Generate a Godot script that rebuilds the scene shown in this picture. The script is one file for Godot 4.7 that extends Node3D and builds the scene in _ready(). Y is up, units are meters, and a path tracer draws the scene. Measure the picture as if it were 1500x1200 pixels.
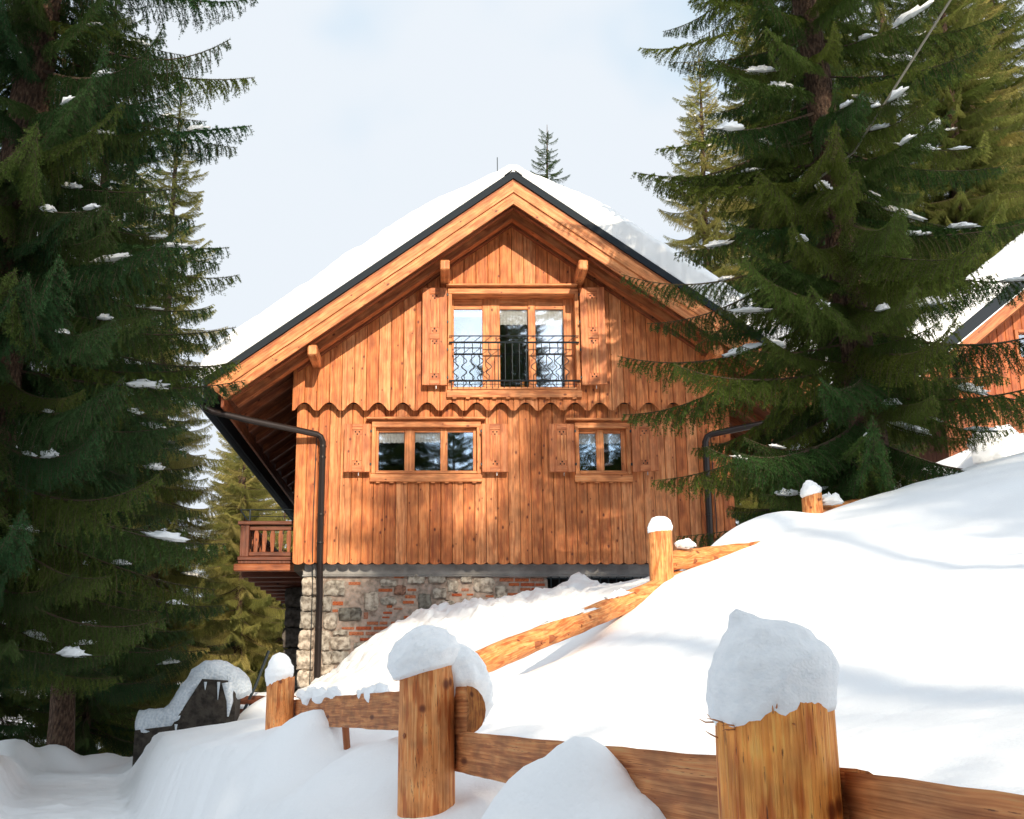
extends Node3D
# A wooden mountain chalet in deep snow between spruces, seen uphill past a log fence.
# y up, metres; the camera is at the origin, the chalet's front stands in the plane z = -21.

const RIDGE := 1.135          # x of the chalet's ridge
const SLOPE := 0.725          # rise over run of its roof
const SOFFIT := 9.05          # height of the soffit at the ridge

var rng := RandomNumberGenerator.new()
var M := {}                   # materials
var taken := {}
var bough_long: Array = []
var bough_short: Array = []
var bough_axis := {}
var clump_meshes: Array = []

# ---------------------------------------------------------------- helpers
func lin(r: float, g: float, b: float) -> Color:
	return Color(r, g, b).linear_to_srgb()

func rnd(a: float, b: float) -> float:
	return rng.randf_range(a, b)

func numbered(called: String) -> String:
	var k: int = taken.get(called, 0)
	taken[called] = k + 1
	return called if k == 0 else "%s_%03d" % [called, k]

func tag(o: Node, label := "", category := "", group := "", kind := "") -> Node:
	if label: o.set_meta("label", label)
	if category: o.set_meta("category", category)
	if group: o.set_meta("group", group)
	if kind: o.set_meta("kind", kind)
	return o

func thing(called: String, label: String, category: String, at := Vector3.ZERO, group := "") -> Node3D:
	var o := Node3D.new()
	o.name = numbered(called)
	add_child(o)
	o.position = at
	tag(o, label, category, group)
	return o

func holder(called: String, parent: Node3D, at := Vector3.ZERO) -> Node3D:
	var o := Node3D.new()
	o.name = called
	parent.add_child(o, true)
	o.global_position = at
	return o

# one named mesh, placed in world space
func put(called: String, mesh: Mesh, mat: Material, parent: Node3D = self, at := Vector3.ZERO, turn := Basis.IDENTITY) -> MeshInstance3D:
	var o := MeshInstance3D.new()
	o.name = numbered(called) if parent == self else called
	o.mesh = mesh
	o.material_override = mat
	parent.add_child(o, true)
	o.global_transform = Transform3D(turn, at)
	return o

# collects triangles; corners are given counter-clockwise as seen from outside
class MB:
	var v := PackedVector3Array()
	var n := PackedVector3Array()
	var t := PackedVector2Array()
	func tri(a: Vector3, b: Vector3, c: Vector3, ua := Vector2.ZERO, ub := Vector2.ZERO, uc := Vector2.ZERO) -> void:
		var m := (b - a).cross(c - a).normalized()
		v.append(a); v.append(c); v.append(b)
		n.append(m); n.append(m); n.append(m)
		t.append(ua); t.append(uc); t.append(ub)
	func quad(a: Vector3, b: Vector3, c: Vector3, d: Vector3, ua := Vector2.ZERO, ub := Vector2.ZERO, uc := Vector2.ZERO, ud := Vector2.ZERO) -> void:
		tri(a, b, c, ua, ub, uc)
		tri(a, c, d, ua, uc, ud)
	# a quad whose texture runs in metres, v along the axis g
	func face(a: Vector3, b: Vector3, c: Vector3, d: Vector3, g: Vector3, off := Vector2.ZERO) -> void:
		var m := (b - a).cross(d - a)
		if m.length() < 1e-9: m = (c - b).cross(d - b)
		m = m.normalized()
		var along := g
		if absf(m.dot(g)) > 0.9:
			along = Vector3(0, 0, 1) if absf(g.z) < 0.5 else Vector3(0, 1, 0)
		along = (along - m * m.dot(along)).normalized()
		var across := along.cross(m)
		var f := func(p: Vector3) -> Vector2: return Vector2(p.dot(across), p.dot(along)) + off
		quad(a, b, c, d, f.call(a), f.call(b), f.call(c), f.call(d))
	func done() -> ArrayMesh:
		var arr := []
		arr.resize(Mesh.ARRAY_MAX)
		arr[Mesh.ARRAY_VERTEX] = v
		arr[Mesh.ARRAY_NORMAL] = n
		arr[Mesh.ARRAY_TEX_UV] = t
		var me := ArrayMesh.new()
		me.add_surface_from_arrays(Mesh.PRIMITIVE_TRIANGLES, arr)
		return me

# chamfered box centred on the origin; g: axis of the wood's grain
func add_box(mb: MB, at: Vector3, s: Vector3, bev := 0.008, g := Vector3(0, 1, 0), turn := Basis.IDENTITY) -> void:
	var h := s * 0.5
	var b: float = minf(bev, minf(h.x, minf(h.y, h.z)) * 0.6)
	var off := Vector2(rnd(0, 7), rnd(0, 7))
	var gt := turn * g
	var ax := [Vector3(1, 0, 0), Vector3(0, 1, 0), Vector3(0, 0, 1)]
	var pt := func(x: Vector3) -> Vector3: return at + turn * x
	for k in 3:
		var u: Vector3 = ax[(k + 1) % 3]
		var w: Vector3 = ax[(k + 2) % 3]
		var a: Vector3 = ax[k]
		var hu := h.dot(u) - b
		var hw := h.dot(w) - b
		for sg: float in [1.0, -1.0]:
			var c: Vector3 = a * h.dot(a) * sg
			var q := [c - u * hu - w * hw, c + u * hu - w * hw, c + u * hu + w * hw, c - u * hu + w * hw]
			if sg < 0: q.reverse()
			mb.face(pt.call(q[0]), pt.call(q[1]), pt.call(q[2]), pt.call(q[3]), gt, off)
		# the four chamfered edges along a
		for su: float in [1.0, -1.0]:
			for sw: float in [1.0, -1.0]:
				var ha := h.dot(a) - b
				var e1: Vector3 = u * h.dot(u) * su + w * hw * sw
				var e2: Vector3 = u * hu * su + w * h.dot(w) * sw
				var q2 := [e1 - a * ha, e2 - a * ha, e2 + a * ha, e1 + a * ha]
				if su * sw < 0: q2.reverse()
				mb.face(pt.call(q2[0]), pt.call(q2[1]), pt.call(q2[2]), pt.call(q2[3]), gt, off)
	for sx: float in [1.0, -1.0]:
		for sy: float in [1.0, -1.0]:
			for sz: float in [1.0, -1.0]:
				var sgn := Vector3(sx, sy, sz)
				var i := h - Vector3(b, b, b)
				var c1 := Vector3(h.x, i.y, i.z) * sgn
				var c2 := Vector3(i.x, h.y, i.z) * sgn
				var c3 := Vector3(i.x, i.y, h.z) * sgn
				if sx * sy * sz > 0: mb.tri(pt.call(c1), pt.call(c2), pt.call(c3))
				else: mb.tri(pt.call(c1), pt.call(c3), pt.call(c2))

func box(s: Vector3, bev := 0.008, g := Vector3(0, 1, 0)) -> ArrayMesh:
	var mb := MB.new()
	add_box(mb, Vector3.ZERO, s, bev, g)
	return mb.done()

# box between two corners in world space, as a named part
func bar(called: String, lo: Vector3, hi: Vector3, mat: Material, parent: Node3D, g := Vector3(0, 1, 0), bev := 0.008) -> MeshInstance3D:
	return put(called, box((hi - lo).abs(), bev, g), mat, parent, (lo + hi) * 0.5)

# outline in the xy plane drawn out along z from z0 (front, larger) to z1
func prism(poly: PackedVector2Array, z0: float, z1: float, g := Vector3(0, 1, 0)) -> ArrayMesh:
	var mb := MB.new()
	add_prism(mb, poly, z0, z1, g)
	return mb.done()

func add_prism(mb: MB, poly_in: PackedVector2Array, z0: float, z1: float, g := Vector3(0, 1, 0)) -> void:
	var poly := poly_in.duplicate()
	if Geometry2D.is_polygon_clockwise(poly): poly.reverse()
	var area := 0.0
	for i in poly.size():
		area += poly[i].cross(poly[(i + 1) % poly.size()])
	if area < 0: poly.reverse()
	var off := Vector2(rnd(0, 7), rnd(0, 7))
	var along := Vector2(g.x, g.y).normalized() if absf(g.z) < 0.5 else Vector2(0, 1)
	var across := Vector2(along.y, -along.x)
	var idx := Geometry2D.triangulate_polygon(poly)
	for i in range(0, idx.size(), 3):
		var a := poly[idx[i]]
		var b := poly[idx[i + 1]]
		var c := poly[idx[i + 2]]
		if (b - a).cross(c - a) < 0:
			var q := b; b = c; c = q
		var ua := Vector2(a.dot(across), a.dot(along)) + off
		var ub := Vector2(b.dot(across), b.dot(along)) + off
		var uc := Vector2(c.dot(across), c.dot(along)) + off
		mb.tri(Vector3(a.x, a.y, z0), Vector3(b.x, b.y, z0), Vector3(c.x, c.y, z0), ua, ub, uc)
		mb.tri(Vector3(a.x, a.y, z1), Vector3(c.x, c.y, z1), Vector3(b.x, b.y, z1), ua, uc, ub)
	for i in poly.size():
		var a := poly[i]
		var b := poly[(i + 1) % poly.size()]
		mb.face(Vector3(a.x, a.y, z0), Vector3(a.x, a.y, z1), Vector3(b.x, b.y, z1), Vector3(b.x, b.y, z0), g, off)

# smooth grid surface from a table of points; wrap_u closes it round
func sheet(p: Array, cols: int, wrap_u := false, uvs: PackedVector2Array = PackedVector2Array()) -> ArrayMesh:
	var rows: int = p.size() / cols
	var v := PackedVector3Array(p)
	var n := PackedVector3Array()
	n.resize(v.size())
	var idx := PackedInt32Array()
	var last := cols if wrap_u else cols - 1
	for r in rows - 1:
		for c in last:
			var c2 := (c + 1) % cols
			var a := r * cols + c
			var b := r * cols + c2
			var d := (r + 1) * cols + c
			var e := (r + 1) * cols + c2
			var m1 := (v[b] - v[a]).cross(v[e] - v[a])
			var m2 := (v[e] - v[a]).cross(v[d] - v[a])
			n[a] += m1 + m2; n[b] += m1; n[e] += m1 + m2; n[d] += m2
			idx.append_array(PackedInt32Array([a, e, b, a, d, e]))
	for i in n.size(): n[i] = n[i].normalized()
	var arr := []
	arr.resize(Mesh.ARRAY_MAX)
	arr[Mesh.ARRAY_VERTEX] = v
	arr[Mesh.ARRAY_NORMAL] = n
	if uvs.size() == v.size(): arr[Mesh.ARRAY_TEX_UV] = uvs
	arr[Mesh.ARRAY_INDEX] = idx
	var me := ArrayMesh.new()
	me.add_surface_from_arrays(Mesh.PRIMITIVE_TRIANGLES, arr)
	return me

# round bar along a path with a radius at each point, closed at its ends
func tube(path: Array, radii: Array, seg := 10, wob := 0.0, nz: FastNoiseLite = null) -> ArrayMesh:
	var pts := []
	var uv := PackedVector2Array()
	var n := path.size()
	var along := 0.0
	var up := Vector3(0, 1, 0)
	var t0: Vector3 = (path[1] - path[0]).normalized()
	if absf(t0.dot(up)) > 0.9: up = Vector3(0, 0, 1)
	var side := t0.cross(up).normalized()
	for k in range(-1, n + 1):
		var i := clampi(k, 0, n - 1)
		var tan: Vector3 = ((path[mini(i + 1, n - 1)] - path[maxi(i - 1, 0)]) as Vector3).normalized()
		side = (side - tan * side.dot(tan)).normalized()
		var up2 := tan.cross(side)
		if k > 0 and k < n: along += (path[k] as Vector3).distance_to(path[k - 1])
		var r: float = 0.0 if (k < 0 or k == n) else radii[i]
		for s in seg + 1:
			var a := TAU * (s % seg) / seg
			var d := side * cos(a) + up2 * sin(a)
			var rr := r
			if nz and r > 0.0:
				rr *= 1.0 + wob * nz.get_noise_3d((path[i] as Vector3).x * 3.0 + d.x * 1.4, (path[i] as Vector3).y * 3.0 + d.y * 1.4, (path[i] as Vector3).z * 3.0 + d.z * 1.4)
			pts.append((path[i] as Vector3) + d * rr)
			uv.append(Vector2(radii[clampi(i, 0, n - 1)] * TAU * s / seg, along))
	return sheet(pts, seg + 1, false, uv)

func noise(seed_: int, freq: float, oct := 3) -> FastNoiseLite:
	var f := FastNoiseLite.new()
	f.noise_type = FastNoiseLite.TYPE_SIMPLEX_SMOOTH
	f.seed = seed_
	f.frequency = freq
	f.fractal_octaves = oct
	return f

# ---------------------------------------------------------------- textures and materials
func grey(seed_: int, freq: float, w: int, h: int, oct := 4) -> PackedByteArray:
	var im := noise(seed_, freq, oct).get_seamless_image(w, h)
	im.convert(Image.FORMAT_L8)
	return im.get_data()

func stretched(seed_: int, freq: float, w: int, h: int, by: int, oct := 4) -> PackedByteArray:
	var im := noise(seed_, freq, oct).get_seamless_image(w, maxi(8, h / by))
	im.convert(Image.FORMAT_L8)
	im.resize(w, h, Image.INTERPOLATE_CUBIC)
	return im.get_data()

# sawn or peeled softwood: long grain, darker late wood, knots; colours are sRGB multipliers round white
func wood_textures(seed_: int, w: int, h: int, stretch: int, dark: Color, light: Color, knots: int, stain: Color, stain_amount: float, fine := 0.05, cracks := 0.0) -> Array:
	var g1 := stretched(seed_, fine, w, h, stretch, 3)
	var g2 := stretched(seed_ + 1, fine * 3.2, w, h, stretch, 2)
	var g5 := stretched(seed_ + 4, fine * 0.5, w, h, stretch * 2, 2)
	var g3 := grey(seed_ + 2, 0.012, w, h, 3)
	var g4 := stretched(seed_ + 3, 0.03, w, h, maxi(2, stretch / 4), 4)
	var kn := []
	rng.seed = seed_
	for k in knots: kn.append([rnd(0, w), rnd(0, h), rnd(2.5, 6.0) * w / 256.0])
	var im := Image.create(w, h, false, Image.FORMAT_RGB8)
	var hm := Image.create(w, h, false, Image.FORMAT_L8)
	for y in h:
		for x in w:
			var i := y * w + x
			var v := g1[i] / 255.0 * 0.6 + g2[i] / 255.0 * 0.4
			v = clampf((v - 0.5) * 2.2 + 0.5, 0.0, 1.0)
			var c := dark.lerp(light, v)
			var cc := 0.82 + 0.36 * g3[i] / 255.0
			c = Color(c.r * cc, c.g * cc, c.b * cc)
			var st := clampf((g4[i] / 255.0 - 0.56) * 5.0, 0.0, 1.0) * stain_amount
			c = c.lerp(stain, st)
			var hh := v
			if cracks > 0.0:
				var ck := clampf(1.0 - absf(g5[i] - 128.0) / 2.2, 0.0, 1.0) * cracks * clampf((g3[i] - 105.0) / 30.0, 0.0, 1.0)
				c = c.lerp(Color(c.r * 0.42, c.g * 0.34, c.b * 0.28), ck)
				hh = lerpf(hh, 0.0, ck)
			for k in kn:
				var dx: float = x - k[0]
				var dy: float = (y - k[1]) * 0.55 * w / h * 4.0 if h > w else (y - k[1]) * 0.7
				var d: float = sqrt(dx * dx + dy * dy) / k[2]
				if d < 1.6:
					var q := clampf(1.6 - d, 0.0, 1.0)
					c = c.lerp(Color(0.36, 0.2, 0.1), q * 0.75)
					hh = lerpf(hh, 0.3, q)
			im.set_pixel(x, y, c)
			hm.set_pixel(x, y, Color(hh, hh, hh))
	hm.bump_map_to_normal_map(2.5)
	return [ImageTexture.create_from_image(im), ImageTexture.create_from_image(hm)]

func ramp_texture(seed_: int, freq: float, size: int, oct: int, stops: Array) -> ImageTexture:
	var g := grey(seed_, freq, size, size, oct)
	var gr := Gradient.new()
	gr.offsets = PackedFloat32Array()
	var o := PackedFloat32Array()
	var cs := PackedColorArray()
	for s in stops:
		o.append(s[0]); cs.append(s[1])
	gr.offsets = o
	gr.colors = cs
	var lut := []
	for k in 256: lut.append(gr.sample(k / 255.0))
	var im := Image.create(size, size, false, Image.FORMAT_RGB8)
	for y in size:
		for x in size: im.set_pixel(x, y, lut[g[y * size + x]])
	return ImageTexture.create_from_image(im)

func bump_texture(seed_: int, freq: float, size: int, oct: int, strength: float) -> ImageTexture:
	var im := noise(seed_, freq, oct).get_seamless_image(size, size)
	im.convert(Image.FORMAT_L8)
	im.bump_map_to_normal_map(strength)
	return ImageTexture.create_from_image(im)

func mat(c: Color, rough := 0.8, metal := 0.0) -> StandardMaterial3D:
	var m := StandardMaterial3D.new()
	m.albedo_color = c
	m.roughness = rough
	m.metallic = metal
	return m

func textured(c: Color, tex: Texture2D, nrm: Texture2D, scale: Vector3, rough := 0.7, nscale := 1.0) -> StandardMaterial3D:
	var m := mat(c, rough)
	m.albedo_texture = tex
	if nrm:
		m.normal_enabled = true
		m.normal_texture = nrm
		m.normal_scale = nscale
	m.uv1_scale = scale
	return m

func triplanar(c: Color, tex: Texture2D, nrm: Texture2D, scale: float, rough := 0.85, nscale := 1.0) -> StandardMaterial3D:
	var m := textured(c, tex, nrm, Vector3.ONE * scale, rough, nscale)
	m.uv1_triplanar = true
	m.uv1_world_triplanar = true
	return m

func make_materials() -> void:
	var w := wood_textures(11, 256, 512, 24, Color(0.86, 0.76, 0.64), Color(1.0, 0.98, 0.95), 9, Color(0.62, 0.44, 0.30), 0.45, 0.06, 0.35)
	var sc := Vector3(1.4, 0.42, 1)
	# boards of the cladding: several boards, several tones of the same stain
	M.board = []
	for c in [lin(0.70, 0.265, 0.095), lin(0.64, 0.225, 0.073), lin(0.74, 0.305, 0.125), lin(0.58, 0.19, 0.058), lin(0.76, 0.335, 0.15), lin(0.66, 0.24, 0.08)]:
		M.board.append(textured(c, w[0], w[1], sc, 0.62, 0.6))
	M.trim = textured(lin(0.74, 0.32, 0.135), w[0], w[1], sc, 0.6, 0.5)
	M.trim_dark = textured(lin(0.46, 0.165, 0.06), w[0], w[1], sc, 0.6, 0.5)
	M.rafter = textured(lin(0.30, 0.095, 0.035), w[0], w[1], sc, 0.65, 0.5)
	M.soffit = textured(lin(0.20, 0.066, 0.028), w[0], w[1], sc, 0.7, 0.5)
	M.shutter = textured(lin(0.62, 0.235, 0.10), w[0], w[1], sc, 0.6, 0.5)
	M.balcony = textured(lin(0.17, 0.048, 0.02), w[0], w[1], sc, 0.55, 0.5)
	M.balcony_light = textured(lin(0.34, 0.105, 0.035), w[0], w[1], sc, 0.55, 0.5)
	M.cabin_board = []
	for c in [lin(0.42, 0.115, 0.028), lin(0.36, 0.092, 0.022), lin(0.46, 0.135, 0.033)]:
		M.cabin_board.append(textured(c, w[0], w[1], sc, 0.62, 0.6))
	var lg := wood_textures(57, 512, 1024, 20, Color(0.84, 0.68, 0.48), Color(1.0, 0.96, 0.88), 14, Color(0.70, 0.44, 0.22), 0.6, 0.085, 0.9)
	M.log = textured(lin(0.92, 0.46, 0.13), lg[0], lg[1], Vector3(1.7, 0.75, 1), 0.6, 1.2)
	M.log_pale = textured(lin(0.80, 0.41, 0.19), lg[0], lg[1], Vector3(1.5, 0.6, 1), 0.65, 1.0)
	var sw := wood_textures(91, 512, 512, 30, Color(0.80, 0.66, 0.52), Color(1.0, 0.93, 0.84), 7, Color(0.62, 0.45, 0.32), 0.5, 0.075, 0.9)
	M.sawn = textured(lin(0.60, 0.30, 0.135), sw[0], sw[1], Vector3(2.2, 0.8, 1), 0.72, 0.8)
	M.log_end = textured(lin(0.42, 0.19, 0.055), sw[0], sw[1], Vector3(4.0, 4.0, 1), 0.8, 0.8)
	M.metal = mat(lin(0.022, 0.028, 0.036), 0.75, 0.0)
	M.metal.metallic_specular = 0.25
	M.pipe = mat(lin(0.035, 0.026, 0.024), 0.3, 0.4)
	M.iron = mat(lin(0.018, 0.028, 0.034), 0.5, 0.3)
	M.steel = mat(lin(0.45, 0.46, 0.48), 0.35, 0.9)
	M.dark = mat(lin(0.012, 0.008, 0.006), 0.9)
	M.cable = mat(lin(0.20, 0.19, 0.15), 0.7)
	M.inside = mat(lin(0.10, 0.075, 0.055), 0.9)
	M.lace = triplanar(lin(0.82, 0.84, 0.82), ramp_texture(5, 0.08, 128, 3, [[0.0, Color(0.72, 0.72, 0.72)], [0.5, Color(0.92, 0.92, 0.92)], [1.0, Color(1, 1, 1)]]), null, 3.0, 0.9)
	M.blind = mat(lin(0.30, 0.33, 0.35), 0.8)
	var pane := StandardMaterial3D.new()
	pane.albedo_color = Color(0.95, 0.97, 1.0, 0.25)
	pane.metallic = 1.0
	pane.albedo_texture = ramp_texture(19, 0.02, 64, 3, [[0.0, Color(0.9, 0.92, 0.93)], [1.0, Color(1, 1, 1)]])   # coated glass, faintly dusty
	pane.roughness = 0.02
	pane.transparency = BaseMaterial3D.TRANSPARENCY_ALPHA
	M.pane = pane
	var sb := bump_texture(21, 0.02, 256, 5, 6.0)
	M.stones = []
	var st := ramp_texture(23, 0.012, 256, 5, [[0.0, Color(0.45, 0.42, 0.39)], [0.4, Color(0.78, 0.74, 0.69)], [0.62, Color(0.95, 0.92, 0.87)], [1.0, Color(1, 0.98, 0.94)]])
	for c in [lin(0.58, 0.56, 0.54), lin(0.64, 0.60, 0.57), lin(0.50, 0.49, 0.48), lin(0.60, 0.55, 0.52)]:
		M.stones.append(triplanar(c, st, sb, 2.2, 0.9, 1.2))
	M.stone_grey = triplanar(lin(0.26, 0.26, 0.25), st, sb, 2.2, 0.9, 1.2)
	M.stone_red = triplanar(lin(0.33, 0.19, 0.15), st, sb, 2.2, 0.9, 1.4)
	M.stone_dark = triplanar(lin(0.15, 0.14, 0.14), st, sb, 2.0, 0.9, 1.2)
	M.black_stone = triplanar(lin(0.055, 0.048, 0.042), st, sb, 2.0, 0.9, 1.2)
	M.mortar = triplanar(lin(0.48, 0.44, 0.42), ramp_texture(27, 0.02, 256, 5, [[0.0, Color(0.66, 0.58, 0.52)], [0.45, Color(0.88, 0.84, 0.8)], [0.6, Color(0.95, 0.86, 0.8)], [1.0, Color(1, 0.98, 0.96)]]), sb, 1.3, 0.95, 0.8)
	M.concrete = triplanar(lin(0.46, 0.45, 0.44), ramp_texture(29, 0.01, 256, 5, [[0.0, Color(0.72, 0.72, 0.72)], [1.0, Color(1, 1, 1)]]), sb, 0.8, 0.9, 0.3)
	M.bricks = []
	var bt := ramp_texture(31, 0.03, 256, 4, [[0.0, Color(0.6, 0.55, 0.5)], [0.4, Color(0.9, 0.86, 0.84)], [0.75, Color(1, 1, 1)], [0.9, Color(1.0, 0.98, 0.96)]])
	for c in [lin(0.52, 0.135, 0.045), lin(0.46, 0.10, 0.035), lin(0.50, 0.17, 0.08), lin(0.42, 0.19, 0.12)]:
		M.bricks.append(triplanar(c, bt, sb, 3.0, 0.9, 0.8))
	# snow: white, faintly cool, with a fine crystalline relief
	var fine := bump_texture(41, 0.06, 512, 4, 2.0)
	M.snow = triplanar(lin(0.91, 0.93, 0.95), null, fine, 1.6, 0.75, 0.9)
	M.snow.albedo_texture = null
	M.snow_near = triplanar(lin(0.91, 0.93, 0.95), ramp_texture(43, 0.03, 512, 4, [[0.0, Color(0.95, 0.96, 0.97)], [0.6, Color(1, 1, 1)], [1.0, Color(1, 1, 1)]]), bump_texture(45, 0.09, 512, 5, 3.0), 3.2, 0.7, 0.8)
	M.snow_old = triplanar(lin(0.72, 0.76, 0.80), ramp_texture(47, 0.05, 256, 5, [[0.0, Color(0.8, 0.83, 0.86)], [0.5, Color(0.93, 0.95, 0.97)], [0.7, Color(1, 1, 1)], [1.0, Color(1, 1, 1)]]), bump_texture(49, 0.05, 256, 5, 5.0), 1.6, 0.75, 1.2)
	var bk := ramp_texture(61, 0.03, 256, 5, [[0.0, Color(0.42, 0.38, 0.36)], [0.5, Color(0.8, 0.72, 0.66)], [0.75, Color(1.0, 0.95, 0.9)], [1.0, Color(0.86, 0.95, 0.8)]])
	M.bark = textured(lin(0.15, 0.105, 0.078), bk, bump_texture(63, 0.04, 256, 5, 8.0), Vector3(2.5, 0.9, 1), 0.95, 1.6)
	M.twig = mat(lin(0.075, 0.048, 0.03), 0.95)
	var nd := mat(Color.WHITE, 0.8)
	nd.metallic_specular = 0.22
	nd.vertex_color_use_as_albedo = true
	nd.backlight_enabled = true
	nd.backlight = Color(0.42, 0.46, 0.2)
	M.needle = nd

# ---------------------------------------------------------------- the snow-covered hillside
# measured heights of the snow: x, distance, height
var LAND := [
	[-2.3, 19.3, 0.2], [-2.07, 19.6, 0.42], [-1.55, 19.8, 0.92], [-0.68, 20.0, 1.56], [-0.23, 20.0, 1.72], [0.45, 20.0, 1.86], [1.13, 20.0, 1.93], [1.76, 20.0, 2.04], [2.28, 20.0, 2.08], [3.07, 20.0, 2.02],
	[4.5, 19.5, 2.35], [6.0, 20.0, 3.0], [0.38, 17.0, 0.98], [1.66, 15.5, 1.2], [0.87, 13.0, 0.6], [-1.4, 15.5, 0.1], [-1.2, 12.5, 0.02], [-0.2, 11.0, 0.2],
	[1.82, 10.3, 1.12], [3.0, 11.7, 1.7], [3.82, 12.5, 2.05], [4.82, 13.0, 2.4], [6.63, 13.5, 2.94], [5.15, 14.5, 2.5], [2.04, 8.2, 0.69], [2.15, 6.0, 0.33], [4.33, 9.0, 1.25], [2.15, 4.6, 0.12],
	[1.18, 6.2, 0.17], [0.5, 5.6, 0.0], [0.14, 6.5, -0.03], [0.53, 9.5, 0.3], [3.0, 14.5, 1.75], [2.9, 17.0, 1.9],
	[-0.08, 4.3, -0.32], [0.15, 3.9, -0.32], [0.6, 3.4, -0.22], [1.3, 3.2, -0.08], [0.3, 2.4, -0.34], [0.9, 1.6, -0.26], [0.7, 0.8, -0.32], [2.0, 1.0, -0.15],
	[-0.92, 7.2, -0.12], [-0.3, 5.4, -0.2], [-0.54, 5.3, -0.3], [-2.28, 12.5, -0.06], [-3.1, 14.0, -0.14], [-3.0, 16.4, -0.2], [-1.39, 9.5, -0.08], [-2.25, 10.0, -0.33], [-1.18, 7.0, -0.4], [-0.54, 7.0, -0.1], [-0.8, 4.6, -0.5], [-0.6, 3.0, -0.62],
	[-4.05, 11.5, -0.62], [-5.6, 17.0, -0.58], [-4.7, 17.6, -0.72], [-4.0, 6.0, -0.6], [-7.0, 12.0, -0.5], [-9.0, 5.0, -0.4],
	[-3.4, 18.4, -0.05], [-2.9, 21.5, 0.2], [-4.5, 23.0, -0.6], [-6.5, 24.0, -1.4], [-9.0, 30.0, -1.6], [-5.0, 32.0, -0.2], [-14.0, 22.0, -1.5], [-20.0, 45.0, -1.0], [-4.0, 45.0, 1.5],
	[1.0, 27.0, 1.5], [1.0, 36.0, 2.0], [5.5, 27.0, 3.2], [10.2, 22.0, 5.0], [9.0, 17.5, 3.9], [12.0, 26.0, 5.6], [14.0, 18.0, 5.2], [8.0, 8.0, 2.4], [14.0, 8.0, 4.0], [10.0, 36.0, 5.0], [20.0, 30.0, 7.5], [5.0, 45.0, 3.5], [25.0, 50.0, 8.0],
	[5.0, 0.0, 0.3], [0.0, -6.0, -0.9], [-8.0, -6.0, -0.8], [8.0, -6.0, 0.6], [0.0, -25.0, -1.2], [-20.0, -20.0, -1.0], [20.0, -20.0, 0.8], [0.0, -60.0, -1.0], [-60.0, 0.0, -2.0], [60.0, 0.0, 9.0], [60.0, 60.0, 12.0], [-60.0, 60.0, -1.0], [0.0, 110.0, 5.0], [-80.0, -60.0, -1.0], [80.0, -60.0, 6.0], [90.0, 110.0, 14.0], [-90.0, 110.0, 0.0]]
# the trodden path: x, distance, height of its floor
var PATH := [[0.1, -14.0, -1.1], [-0.25, -3.0, -1.05], [-0.7, 2.0, -1.0], [-1.9, 6.5, -0.96], [-3.5, 11.5, -0.9], [-4.35, 14.5, -0.8], [-4.95, 16.6, -0.74]]
# heaps and drifts: x, distance, half-width x, half-width d, height
var HEAPS := [
	[0.215, 2.86, 0.20, 0.22, 0.27], [0.36, 2.62, 0.17, 0.2, 0.14], [-0.9, 7.1, 0.28, 0.35, 0.16], [-0.35, 5.6, 0.3, 0.4, 0.10], [-0.13, 4.9, 0.2, 0.3, 0.06],
	[2.1, 19.7, 0.25, 0.3, 0.16], [3.05, 11.95, 0.55, 0.5, 0.22], [-2.2, 18.9, 0.3, 0.3, 0.16], [-2.6, 17.3, 0.4, 0.4, 0.22],
	[-4.15, 11.2, 0.22, 0.5, 0.10], [-5.5, 17.4, 0.3, 0.3, 0.25], [-5.0, 17.7, 0.3, 0.25, 0.2], [-4.5, 17.8, 0.4, 0.2, 0.1], [-6.0, 16.8, 0.4, 0.5, 0.25], [8.9, 19.0, 0.5, 0.5, 0.4]]
var land_w := PackedFloat64Array()
var n_lump := noise(101, 0.9, 3)
var n_soft := noise(102, 0.22, 2)
var n_crumb := noise(103, 2.6, 3)
var n_dune := noise(104, 0.5, 2)

func kernel(dx: float, dy: float) -> float:
	return sqrt(dx * dx + dy * dy + 0.5)

func solve_land() -> void:
	var n := LAND.size()
	var a := []
	for i in n:
		var row := PackedFloat64Array()
		for j in n: row.append(kernel(LAND[i][0] - LAND[j][0], LAND[i][1] - LAND[j][1]) + (-0.02 if i == j else 0.0))
		row.append(LAND[i][2])
		a.append(row)
	for i in n:
		var best := i
		for r in range(i + 1, n):
			if absf(a[r][i]) > absf(a[best][i]): best = r
		var tmp = a[i]; a[i] = a[best]; a[best] = tmp
		var ri: PackedFloat64Array = a[i]
		for r in range(i + 1, n):
			var rr: PackedFloat64Array = a[r]
			var f := rr[i] / ri[i]
			if f == 0.0: continue
			for c in range(i, n + 1): rr[c] -= f * ri[c]
			a[r] = rr
	land_w.resize(n)
	for i in range(n - 1, -1, -1):
		var s: float = a[i][n]
		for c in range(i + 1, n): s -= a[i][c] * land_w[c]
		land_w[i] = s / a[i][i]

var lx := PackedFloat64Array()
var ly := PackedFloat64Array()

func land(x: float, d: float) -> float:
	var h := 0.0
	for i in land_w.size():
		var dx := lx[i] - x
		var dy := ly[i] - d
		h += land_w[i] * sqrt(dx * dx + dy * dy + 0.5)
	return h

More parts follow.
